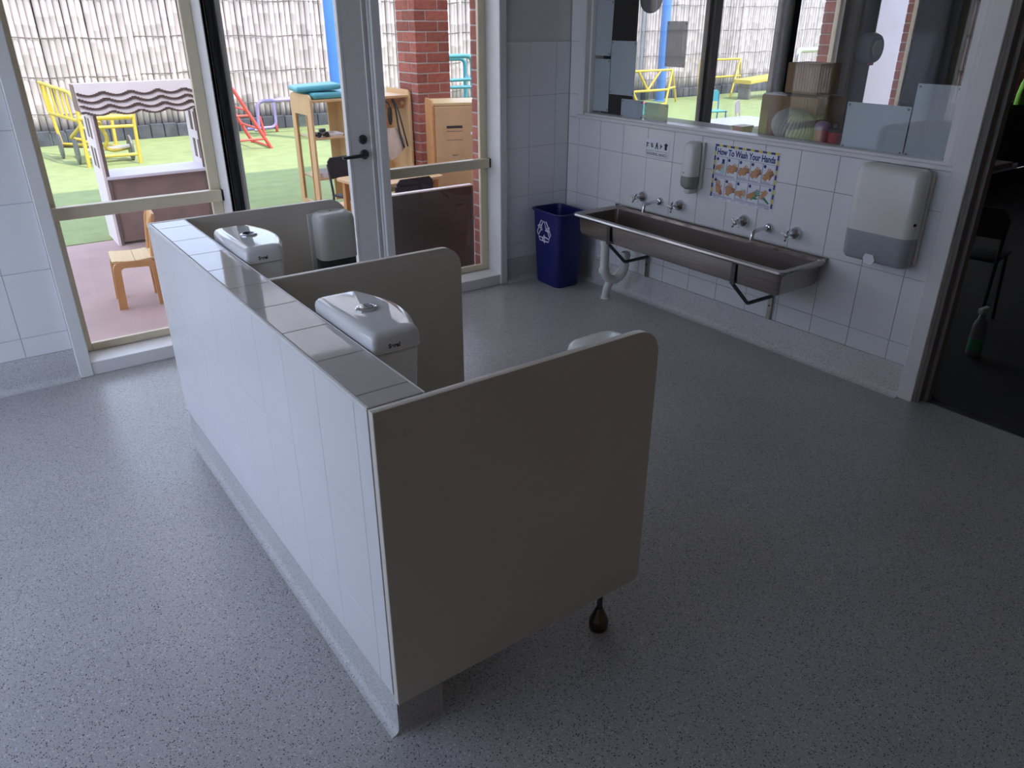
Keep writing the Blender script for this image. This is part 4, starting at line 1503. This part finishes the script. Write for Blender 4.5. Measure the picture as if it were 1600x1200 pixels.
# ------------------------------------------------------------------ blue shade posts
def round_post(x, y, r, h, label):
    t = thing('shade_post', label, 'post', (x, y, 0), 0, 'blue shade sail posts')
    mk('post', lathe(B(), [(r, 0.0), (r, h), (r * 0.9, h + 0.02), (0, h + 0.02)], 16, Matrix.Identity(4)), M_blue, t, smooth=40, local=True)
    mk('base_collar', lathe(B(), [(r + 0.05, 0.0), (r + 0.05, 0.02), (r + 0.01, 0.03), (0, 0.03)], 16, Matrix.Identity(4)), M_blue, t, smooth=40, local=True)
    return t


round_post(4.80, 11.0, 0.085, 3.0, 'bright blue post rising behind the turquoise cushions')
round_post(13.2, 12.7, 0.10, 3.0, 'blue post by the fence seen through the hatch window')

# ------------------------------------------------------------------ play shop front (cubby)
cs = thing('play_shop_front', 'mauve wooden play shop stand with scalloped awning and white counter', 'play stand', (1.33, 6.85, 0))
Y0, Y1 = 6.72, 7.12
# side panels with little window cut-outs
for sx, xa in ((0, 0.935), (1, 1.715)):
    prt = mk('side_panel', bx((xa, Y0, 0.0), (xa + 0.022, Y1, 1.015), 0.002), M_cubby, cs)
    for zz in (0.60, 0.82):
        for yy in (6.80, 6.93):
            mk('window_cutout', bx((xa - 0.002, yy, zz), (xa + 0.024, yy + 0.07, zz + 0.15)), M_cubby_e, prt)
for xa in (0.957, 1.693):
    mk('post_edge', bx((xa, Y0 - 0.004, 0.0), (xa + 0.022, Y0 + 0.03, 1.005), 0.002), M_cubby_e, cs)


def wave(x, amp, n0=0.93, per=0.197):
    t = ((x - n0) / per) % 1.0
    return -amp * math.sin(PI * t)


NW = 48
xs = [0.885 + (1.775 - 0.885) * k / NW for k in range(NW + 1)]
zb = 1.030
# awning: four stepped scalloped boards, each lower board further forward
for k, (zt, zlow, y) in enumerate(((1.215, 1.158, 6.672), (1.180, 1.113, 6.688), (1.140, 1.068, 6.704), (1.100, 1.023, 6.720))):
    poly = [(x_, zlow + wave(x_, 0.026, 0.868 + 0.013 * k)) for x_ in xs] + [(xs[-1], zt), (xs[0], zt)]
    TILT = 0.75
    aw = mk('awning_board', prism(B(), poly, y, y + 0.013, lambda u, v, w: Vector((u, w + (v - 1.02) * TILT, v))), M_cubby, cs)
    bm = B()
    for i in range(NW):
        a, b = poly[i], poly[i + 1]
        yo = y + ((a[1] + b[1]) / 2 - 1.02) * TILT
        box(bm, (a[0], yo - 0.004, min(a[1], b[1]) - 0.005), (b[0], yo + 0.010, max(a[1], b[1]) + 0.005))
    mk('scallop_edge', bm, M_cubby_e, aw)
for xa in (0.883, 1.765):
    mk('awning_end', prism(B(), [(6.735, 1.018), (7.02, 1.018), (7.02, 1.205), (6.875, 1.205)], xa, xa + 0.012, YZ), M_cubby_d, cs)
mk('awning_top', bx((0.895, 6.83, 1.195), (1.765, 7.02, 1.208), 0.002), M_cubby, cs)
mk('counter', bx((0.957, 6.70, 0.520), (1.715, 7.08, 0.545), 0.004), M_lav, cs)
mk('front_board', bx((0.957, 6.735, 0.02), (1.715, 6.755, 0.520), 0.002), M_cubby_d, cs)
mk('lower_shelf', bx((0.957, 6.74, 0.045), (1.715, 7.08, 0.065), 0.002), M_cubby, cs)

# ------------------------------------------------------------------ yellow ride-on trolley frame
yt = thing('yellow_trolley', 'yellow tubular steel playground trolley with dark wheels on the lawn', 'play equipment', (1.65, 11.2, 0))


def yb(pts, r=0.022, f=0.06, name='tube_rail', m=None):
    return mk(name, tb(fillet(pts, f, 4) if len(pts) > 2 else pts, r, 8), m or M_yel, yt, smooth=60)


yb([(1.37, 10.78, 0.0), (1.385, 10.80, 0.72)], name='leg')
yb([(1.96, 10.78, 0.0), (1.985, 10.80, 0.66)], name='leg')
yb([(1.27, 12.0, 0.10), (1.20, 12.05, 0.90)], name='leg')
yb([(1.90, 11.9, 0.10), (1.93, 11.95, 0.72)], name='leg')
yb([(1.18, 12.05, 0.92), (1.36, 10.90, 0.86), (1.40, 10.80, 0.70)], name='hand_rail')
yb([(1.21, 11.95, 0.55), (1.39, 10.82, 0.54)])
for k in range(6):
    t = k / 6
    p = Vector((1.185 + 0.17 * t, 12.0 - 1.05 * t, 0.90))
    yb([p, p + Vector((0.022, -0.01, -0.36))], 0.014, name='spindle')
for z, m_ in ((0.575, None), (0.465, None), (0.125, None)):
    yb([(1.38, 10.80, z), (1.975, 10.80, z - 0.01)], 0.020 if z < 0.57 else 0.034)
yb([(1.39, 10.80, 0.50), (1.30, 11.3, 0.30), (1.42, 11.2, 0.28), (1.55, 10.95, 0.20)])
yb([(1.60, 10.9, 0.52), (1.66, 10.9, 0.30), (1.60, 10.95, 0.20), (1.72, 11.0, 0.15), (1.90, 11.1, 0.16)])
yb([(1.28, 11.9, 0.16), (1.92, 11.1, 0.17)])
mk('axle', tb([(1.24, 11.95, 0.13), (1.96, 11.10, 0.16)], 0.016, 8), M_cubby_d, yt)
mk('axle', tb([(1.38, 11.0, 0.17), (1.95, 11.05, 0.19)], 0.024, 8), M_cubby, yt)
for wx, wy in ((1.22, 11.76), (1.32, 11.14), (1.935, 11.10)):
    mk('wheel', lathe(B(), [(0.02, -0.016), (0.14, -0.018), (0.155, -0.010), (0.155, 0.010), (0.14, 0.018), (0.02, 0.016)], 24, axis_m((wx, wy, 0.160), (1, -0.02, 0))), M_grey, yt, smooth=40)
mk('seat_board', bx((1.50, 10.98, 0.52), (1.86, 11.5, 0.545), 0.006), M_yel, yt)

# ------------------------------------------------------------------ red ladder and lilac bars
rl_ = thing('red_climbing_ladder', 'red steel A-frame climbing ladder on the lawn', 'play equipment', (3.55, 11.4, 0))


def tubes(t, name, lst, m, r=0.02):
    for pts in lst:
        mk(name, tb(fillet(pts, 0.10, 5) if len(pts) > 2 else pts, r, 8), m, t, smooth=60)


tubes(rl_, 'rail', [[(3.74, 11.02, 0.0), (3.30, 11.02, 0.84), (3.22, 11.02, 0.86)], [(3.71, 11.71, 0.0), (3.30, 11.68, 0.84)]], M_red, 0.024)
tubes(rl_, 'rung', [[(3.33 + 0.13 * k, 11.02, 0.78 - 0.25 * k), (3.33 + 0.13 * k, 11.7, 0.78 - 0.25 * k)] for k in range(4)], M_red, 0.016)
tubes(rl_, 'rung', [[(2.75, 11.02, z), (3.72 - 0.52 * z, 11.02, z)] for z in (0.14, 0.46)], M_red, 0.016)
tubes(rl_, 'rail', [[(3.22, 11.02, 0.86), (2.75, 11.02, 0.0)]], M_red, 0.024)
lb = thing('lilac_bars', 'lilac steel balance bars with curved ends in front of the fence', 'play equipment', (4.75, 12.4, 0))
tubes(lb, 'bar', [[(3.95, 12.30, 0.10), (4.02, 12.30, 0.10), (4.04, 12.30, 0.515), (5.40, 12.30, 0.515), (5.40, 12.30, 0.08)],
                  [(3.95, 12.65, 0.08), (4.42, 12.65, 0.08), (4.42, 12.65, 0.50), (5.42, 12.65, 0.50), (5.42, 12.65, 0.08), (5.60, 12.65, 0.08)]], M_pur, 0.026)
tubes(lb, 'foot', [[(5.15, 12.15, 0.0), (5.22, 12.3, 0.45)], [(4.1, 12.30, 0.0), (4.05, 12.30, 0.3)], [(4.42, 12.65, 0.0), (4.42, 12.65, 0.2)]], M_red, 0.022)

# ------------------------------------------------------------------ bag locker unit beside the pillar
lk_ = thing('bag_locker', 'birch plywood bag locker with pegs beside the brick pillar', 'locker', (3.10, 6.83, 0))
LX0, LX1, LY0, LY1, LH = 2.62, 3.60, 6.60, 7.05, 1.065


def end_panel(xa, clear):
    outer = rrect(LY0, LY1, 0.0, LH, 0.06, 5)
    if not clear:
        return mk('end_panel', prism(B(), outer, xa, xa + 0.020, YZ, 0.002, 1), M_ply, lk_, smooth=30)
    inner = rrect(LY0 + 0.10, LY1 - 0.09, 0.14, LH - 0.17, 0.02, 5)
    bm = B()
    oa, ob = [bm.verts.new((xa, u, v)) for u, v in outer], [bm.verts.new((xa + 0.020, u, v)) for u, v in outer]
    ia, ib = [bm.verts.new((xa, u, v)) for u, v in inner], [bm.verts.new((xa + 0.020, u, v)) for u, v in inner]
    n = len(outer)
    for k in range(n):
        j = (k + 1) % n
        bm.faces.new((oa[k], oa[j], ob[j], ob[k]))
        bm.faces.new((ia[k], ia[j], ib[j], ib[k]))
        bm.faces.new((oa[k], oa[j], ia[j], ia[k]))
        bm.faces.new((ob[k], ob[j], ib[j], ib[k]))
    ep = mk('end_panel', bm, M_ply, lk_)
    mk('acrylic_pane', bx((xa + 0.008, LY0 + 0.095, 0.135), (xa + 0.012, LY1 - 0.085, LH - 0.165)), M_acryl, ep)
    bm = B()
    for u in (LY0 + 0.10, LY1 - 0.095):
        box(bm, (xa - 0.006, u - 0.008, 0.14), (xa, u + 0.006, LH - 0.17))
    mk('beading', bm, M_ply_o, ep)
    return ep


end_panel(LX0, True)
end_panel(LX1 - 0.020, False)
mk('shelf', bx((LX0 + 0.02, LY0 + 0.015, LH - 0.065), (LX1 - 0.02, LY1 - 0.02, LH - 0.043), 0.003), M_ply, lk_)
mk('shelf', bx((LX0 + 0.02, LY0 + 0.02, 0.69), (2.99, LY1 - 0.02, 0.705), 0.003), M_ply, lk_)
mk('shelf', bx((LX0 + 0.02, LY0 + 0.02, 0.345), (2.99, LY1 - 0.02, 0.36), 0.003), M_ply, lk_)
mk('back_board', bx((2.90, LY1 - 0.16, 0.10), (3.26, LY1 - 0.145, LH - 0.065)), M_ply_y, lk_)
mk('back_board', bx((3.42, LY1 - 0.035, 0.20), (LX1 - 0.02, LY1 - 0.02, LH - 0.065)), M_ply_y, lk_)
mk('divider', bx((2.990, LY0 + 0.02, 0.02), (3.008, LY1 - 0.15, LH - 0.065), 0.002), M_ply_y, lk_)
pr_ = mk('peg_rail', bx((3.02, LY0 + 0.13, LH - 0.17), (LX1 - 0.02, LY0 + 0.148, LH - 0.066), 0.003), M_ply, lk_)
for xk in (3.24, 3.36, 3.46, 3.55):
    mk('peg', lathe(B(), [(0.009, 0), (0.009, 0.035), (0.018, 0.045), (0.018, 0.055), (0, 0.060)], 12, axis_m((xk, LY0 + 0.13, LH - 0.115), (0, -1, 0))), M_ply_y, pr_, smooth=50)
mk('bottom_board', bx((LX0 + 0.02, LY0 + 0.02, 0.02), (LX1 - 0.02, LY1 - 0.02, 0.04), 0.003), M_ply, lk_)


def cushion(name, label, lo, hi, rz, tilt, r=0.022):
    t = bx((lo[0], lo[1], lo[2]), (hi[0], hi[1], hi[2]), r, 3)
    c = Vector(((lo[0] + hi[0]) / 2, (lo[1] + hi[1]) / 2, (lo[2] + hi[2]) / 2))
    bmesh.ops.transform(t, matrix=Matrix.Translation(c) @ Matrix.Rotation(rz, 4, 'Z') @ Matrix.Rotation(tilt, 4, 'Y') @ Matrix.Translation(-c), verts=t.verts)
    o_ = mk(name, t, M_turq, smooth=50)
    return tag(o_, label, 'cushion', 'turquoise cushions on the bag locker')


cushion('seat_cushion', 'lower turquoise cushion lying flat on the bag locker', (2.66, 6.64, LH - 0.042), (3.10, 7.02, LH + 0.012), 0.06, 0)
cushion('seat_cushion', 'upper turquoise cushion lying askew on the other cushion', (2.58, 6.68, LH + 0.022), (2.98, 7.02, LH + 0.070), -0.16, -0.05)

# toy car on the middle shelf, white trays
ty = thing('toy_truck', 'small dark toy truck on the locker shelf', 'toy', (2.74, 6.70, 0.706))
mk('truck_body', bx((-0.055, -0.03, 0.022), (0.055, 0.03, 0.045), 0.006, 2), M_grey, ty, local=True)
mk('cabin', bx((-0.02, -0.026, 0.045), (0.035, 0.026, 0.072), 0.010, 2), M_dkmetal, ty, local=True)
for sx in (-0.035, 0.035):
    for sy_ in (-0.032, 0.032):
        mk('wheel', lathe(B(), [(0.020, -0.008), (0.022, 0.0), (0.020, 0.008)], 14, axis_m((sx, sy_, 0.022), (0, 1, 0))), M_black, ty, local=True)
tg = mk('shelf_tray', loft(B(), [[Vector((x_, y_, z)) for x_, y_ in rrect(2.80 - i, 2.93 + i, 6.66 - i, 6.84 + i, 0.02, 3)] for z, i in ((0.706, 0), (0.728, 0.008), (0.730, 0.004), (0.712, -0.004))]), M_white)
tag(tg, 'white tray beside the toy truck on the locker shelf', 'tray')
tg = mk('shelf_tray', loft(B(), [[Vector((x_, y_, z)) for x_, y_ in rrect(2.68 - i, 2.94 + i, 6.64 - i, 6.86 + i, 0.02, 3)] for z, i in ((0.361, 0), (0.404, 0.008), (0.406, 0.004), (0.368, -0.004))]), M_white)
tag(tg, 'white tray on the lowest locker shelf', 'tray')

# bags hanging on the pegs
hb = thing('cream_bag', 'cream canvas bag with dark straps hanging from a locker peg', 'bag', (3.49, 6.63, 0.5))
loops = []
for t_ in range(9):
    q = t_ / 8
    z = 0.50 + 0.24 * q
    hw = 0.112 * math.sin(PI * (0.20 + 0.58 * q)) ** 0.8 * (1.0 - 0.55 * max(0, q - 0.3))
    cxx = 3.445 - 0.04 * q
    loops.append([Vector((cxx + hw * math.cos(a_), 6.64 + 0.040 * math.sin(a_) * (1 - 0.4 * q), z + 0.05 * math.cos(a_) * (1 - q))) for a_ in [2 * PI * k / 16 for k in range(16)]])
mk('bag_body', loft(B(), loops), M_cream, hb, smooth=60)
mk('strap', tb(fillet([(3.46, 6.69, 0.982), (3.47, 6.635, 0.93), (3.49, 6.60, 0.78), (3.54, 6.60, 0.57)], 0.1), 0.008, 6), M_blkpl, hb)
mk('strap', tb(fillet([(3.452, 6.69, 0.982), (3.452, 6.635, 0.93), (3.455, 6.60, 0.72), (3.50, 6.595, 0.56)], 0.1), 0.010, 6), M_blkpl, hb)
hb = thing('black_strap_bag', 'narrow dark bag hanging from a locker peg', 'bag', (3.40, 6.62, 0.7))
mk('bag_body', loft(B(), [[Vector((3.395 + w_ * math.cos(a_), 6.640 + 0.014 * math.sin(a_), z)) for a_ in [2 * PI * k / 12 for k in range(12)]] for w_, z in ((0.010, 0.77), (0.020, 0.80), (0.024, 0.87), (0.016, 0.92))]), M_blkpl, hb, smooth=60)
mk('loop', tb([(3.395, 6.640, 0.915), (3.385, 6.635, 0.955), (3.366, 6.69, 0.982)], 0.006, 6), M_blkpl, hb)
hb = thing('pink_hat', 'hot pink hat hanging from a locker peg', 'hat', (3.29, 6.62, 0.85))
mk('crown', loft(B(), [[Vector((3.300 + w_ * math.cos(a_), 6.645 + 0.04 * math.sin(a_), z)) for a_ in [2 * PI * k / 14 for k in range(14)]] for w_, z in ((0.055, 0.80), (0.048, 0.85), (0.038, 0.89), (0.016, 0.93))]), M_pink, hb, smooth=60)
mk('brim', loft(B(), [[Vector((3.300 + w_ * math.cos(a_), 6.645 + 0.05 * math.sin(a_), z)) for a_ in [2 * PI * k / 14 for k in range(14)]] for w_, z in ((0.064, 0.78), (0.068, 0.785), (0.055, 0.805))]), M_pink, hb, smooth=60)
mk('chin_cord', tb(fillet([(3.26, 6.62, 0.79), (3.30, 6.60, 0.45), (3.33, 6.62, 0.79)], 0.05), 0.004, 6), M_blkpl, hb)

# ------------------------------------------------------------------ plywood storage cabinet right of the pillar
cbn = thing('plywood_cabinet', 'plywood storage cabinet with pale top in front of the brick pillar', 'cabinet', (3.44, 5.95, 0), rad(-22))
CW, CD, CH = 0.62, 0.42, 1.02
mk('body', bx((0.018, 0.0, 0.02), (CW, CD, CH - 0.035), 0.003), M_ply, cbn, local=True)
mk('side_panel', prism(B(), rrect(-0.01, CD + 0.01, 0.0, CH, 0.05, 5), 0.0, 0.018, YZ, 0.002, 1), M_ply_o, cbn, local=True, smooth=30)
mk('top_board', bx((0.018, -0.005, CH - 0.035), (CW + 0.01, CD, CH - 0.012), 0.003), M_ply_y, cbn, local=True)
for k in range(1):
    d_ = mk('cabinet_door', bx((0.024, -0.014, 0.04), (CW - 0.006, 0.0, CH - 0.045), 0.002), M_ply, cbn, local=True)
    sx = bx((0.12, -0.0152, 0.800), (0.26, -0.0140, 0.822))
    mk('label_strip', sx, M_dkmetal, d_, local=True)
    for z in (0.772, 0.70):
        mk('label_line', bx((0.12, -0.0150, z), (0.26, -0.0140, z + 0.006)), M_brownpost, d_, local=True)
    mk('label_line', bx((0.165, -0.0150, 0.57), (0.215, -0.0140, 0.58)), M_brownpost, d_, local=True)
    mk('door_knob', lathe(B(), [(0.008, 0), (0.008, 0.01), (0.014, 0.02), (0, 0.026)], 12, axis_m((0.34, -0.014, 0.755), (0, -1, 0))), M_white, d_, local=True)

# ------------------------------------------------------------------ teal steel frame behind the pillar
tf = thing('teal_steel_frame', 'teal tubular steel frame standing between pillar and fence', 'play equipment', (5.9, 9.6, 0))
tubes(tf, 'tube_rail', [[(5.45, 9.5, 0.0), (5.45, 9.5, 1.20), (6.16, 9.5, 1.20), (6.16, 9.5, 0.0)], [(5.55, 9.9, 0.0), (5.55, 9.9, 1.15), (6.30, 9.9, 1.15), (6.30, 9.9, 0.0)]], M_teal, 0.030)
tubes(tf, 'cross_bar', [[(5.45, 9.5, 0.90), (6.16, 9.5, 0.90)], [(5.45, 9.5, 0.82), (6.16, 9.5, 0.80)], [(5.55, 9.9, 0.55), (6.30, 9.9, 0.55)], [(6.16, 9.5, 0.9), (6.30, 9.9, 0.9)]], M_teal, 0.022)

# ------------------------------------------------------------------ children's chairs and table on the patio
wc = thing('wooden_chair', 'orange bentwood child chair on the patio outside the left window', 'chair', (0.79, 5.22, 0), rad(-6))
SH = 0.305


def bent_side(y, name):
    outer = fillet([(-0.145, 0, 0.0), (-0.130, 0, SH), (0.130, 0, SH - 0.010), (0.135, 0, 0.0)], 0.065, 8)
    inner = fillet([(-0.097, 0, 0.0), (-0.088, 0, SH - 0.042), (0.088, 0, SH - 0.050), (0.090, 0, 0.0)], 0.030, 8)
    bm = B()
    ring = []
    for w in (y - 0.020, y + 0.020):
        ring.append(([bm.verts.new((p.x, w, p.z)) for p in outer], [bm.verts.new((p.x, w, p.z)) for p in inner]))
    (oa, ia), (ob, ib) = ring
    for k in range(len(outer) - 1):
        bm.faces.new((oa[k], oa[k + 1], ia[k + 1], ia[k]))
        bm.faces.new((ob[k + 1], ob[k], ib[k], ib[k + 1]))
        bm.faces.new((oa[k + 1], oa[k], ob[k], ob[k + 1]))
        bm.faces.new((ia[k], ia[k + 1], ib[k + 1], ib[k]))
    for k in (0, -1):
        bm.faces.new((oa[k], ia[k], ib[k], ob[k]))
    return mk(name, bm, M_ply_o, wc, local=True, smooth=40)


bent_side(-0.125, 'side_frame')
bent_side(0.125, 'side_frame')
bm = B()
for i in range(8):
    x0, x1 = -0.13 + 0.26 * i / 8, -0.13 + 0.26 * (i + 1) / 8
    z = SH - 0.006 - 0.010 * math.sin(PI * (i + 0.5) / 8)
    box(bm, (x0, -0.135, z), (x1 + 0.002, 0.135, z + 0.012))
mk('seat', bm, M_ply_y, wc, local=True)  # paler plywood colour stands in for the glare on the seat
for yy in (-0.11, 0.11):
    mk('back_post', tb(fillet([(0.105, yy, SH - 0.02), (0.130, yy, 0.52), (0.150, yy, 0.56)], 0.04), 0.014, 8), M_ply_o, wc, local=True)
bm = B()
prism(bm, [(0.118, 0.46), (0.134, 0.46), (0.160, 0.555), (0.160, 0.570), (0.146, 0.575), (0.138, 0.560)], -0.14, 0.14, XZ, 0.003, 1)
mk('backrest', bm, M_ply_o, wc, local=True)

bt_ = thing('patio_table', 'small pale wooden table on the patio outside the glazed door', 'table', (2.86, 5.66, 0), rad(8))
mk('table_top', prism(B(), rrect(-0.36, 0.36, -0.26, 0.26, 0.05, 4), 0.478, 0.502, XY, 0.003, 1), M_ply, bt_, local=True)
for sx in (-0.30, 0.30):
    for sy_ in (-0.20, 0.20):
        mk('leg', bx((sx - 0.02, sy_ - 0.02, 0.0), (sx + 0.02, sy_ + 0.02, 0.478), 0.003), M_ply_o, bt_, local=True)
mk('apron', bx((-0.28, -0.21, 0.43), (0.28, -0.195, 0.478)), M_ply, bt_, local=True)
kid_chair('child_chair', 'black plastic child chair behind the patio table, seen through the door', (2.74, 6.02, 0), rad(12), M_blkpl, M_dkmetal, 0.31, 'black child chairs at the patio table')
kid_chair('child_chair', 'black plastic child chair nearest the dark brown board', (2.83, 5.40, 0), rad(183), M_blkpl, M_dkmetal, 0.262, 'black child chairs at the patio table')

bd = thing('brown_board', 'dark brown padded board standing on the patio against the right window', 'board', (2.62, 4.66, 0))
mk('board', bx((2.16, 4.615, 0.0), (2.985, 4.665, 0.585), 0.010, 2), M_mat, bd, smooth=40)
mk('top_edge', bx((2.165, 4.617, 0.580), (2.980, 4.663, 0.592), 0.004, 2), M_cubby, bd, smooth=40)

# ------------------------------------------------------------------ playground seen through the hatch window
ya = thing('yellow_climbing_frame', 'yellow steel A-frame climbing frame seen through the hatch window', 'play equipment', (12.7, 12.0, 0))
AX = [(11.9, 12.9)]
tubes(ya, 'tube_rail', [[(11.6, 12.2, 0.68), (13.0, 12.2, 0.68)], [(13.0, 12.2, 0.68), (12.65, 12.0, 0.0)], [(13.0, 12.2, 0.68), (13.35, 12.35, 0.0)], [(11.6, 12.2, 0.68), (11.9, 12.0, 0.0)], [(11.6, 12.2, 0.68), (11.3, 12.35, 0.0)],
                        [(12.65, 12.0, 0.02), (12.0, 12.0, 0.02)], [(12.3, 12.2, 0.30), (12.65, 12.2, 0.68)], [(12.3, 12.2, 0.30), (12.0, 12.2, 0.68)]], M_yel, 0.024)
tubes(ya, 'rung', [[(11.75, 12.1, 0.30), (12.8, 12.1, 0.30)], [(12.8, 12.1, 0.32), (13.2, 12.28, 0.32)]], M_yel, 0.025)
yg = thing('yellow_swing_frame', 'pale yellow steel frame by the fence seen past the black post', 'play equipment', (15.0, 12.5, 0))
tubes(yg, 'tube_rail', [[(14.2, 12.5, 0.82), (15.55, 12.5, 0.82)], [(15.55, 12.5, 0.82), (15.1, 12.3, 0.0)], [(15.55, 12.5, 0.82), (15.95, 12.7, 0.0)], [(14.2, 12.5, 0.45), (15.6, 12.5, 0.45)], [(14.2, 12.5, 0.82), (14.0, 12.3, 0.0)]], M_yel, 0.024)
ys = thing('yellow_slide', 'yellow plastic slide lying on the lawn beyond the black post', 'play equipment', (15.6, 11.9, 0))
mk('slide_bed', prism(B(), [(14.9, 0.34), (16.6, 0.46), (16.6, 0.52), (14.9, 0.42)], 11.6, 12.1, XZ, 0.01, 1), M_yel, ys)
for sx in (15.0, 16.5):
    mk('support', bx((sx, 11.7, 0.0), (sx + 0.06, 12.0, 0.38)), M_grey, ys)
pt = thing('patio_play_table', 'white play table on the patio seen through the hatch window', 'table', (8.2, 6.4, 0))
mk('table_top', prism(B(), rrect(7.6, 8.7, 6.0, 6.8, 0.08, 4), 0.46, 0.50, XY, 0.004, 1), M_lav, pt)
for sx in (7.7, 8.56):
    for sy_ in (6.1, 6.66):
        mk('leg', bx((sx, sy_, 0), (sx + 0.04, sy_ + 0.04, 0.46)), M_plastic, pt)
kid_chair('play_chair', 'pale mauve child chair at the white play table', (9.3, 7.2, 0), rad(30), M_cubby, M_cubby, 0.32)
kid_chair('play_chair', 'teal legged child chair beyond the white play table', (10.2, 8.6, 0), rad(-20), M_turq, M_blue, 0.32)
dsk = thing('sand_tub', 'turquoise sand tub on the lawn behind the yellow climbing frame', 'tub', (10.9, 11.0, 0))
mk('tub', loft(B(), [[Vector((10.9 + u, 11.0 + v, z)) for u, v in rrect(-a, a, -a * 0.7, a * 0.7, 0.05, 4)] for a, z in ((0.30, 0.0), (0.34, 0.20), (0.36, 0.20), (0.34, 0.17), (0.30, 0.04))]), M_turq, dsk, smooth=40)
mk('lid', bx((10.72, 10.88, 0.205), (10.98, 11.12, 0.235), 0.006), M_pink, dsk)
gp = thing('steel_hoop', 'galvanised steel hoop rail by the fence seen past the cardboard boxes', 'rail', (16.0, 11.0, 0))
tubes(gp, 'hoop', [[(15.6, 11.0, 0.0), (15.6, 11.0, 1.04), (17.0, 11.0, 1.04), (17.0, 11.0, 0.0)]], M_chrome, 0.06)
pw = thing('pale_outbuilding', 'pale rendered outbuilding wall outside the far window', 'building', (11.6, 6.6, 0))
mk('wall', bx((10.5, 6.3, 0.0), (13.2, 6.9, 2.70)), M_render, pw)
mk('plinth', bx((10.48, 6.28, 0.0), (13.22, 6.92, 0.15)), M_block, pw)
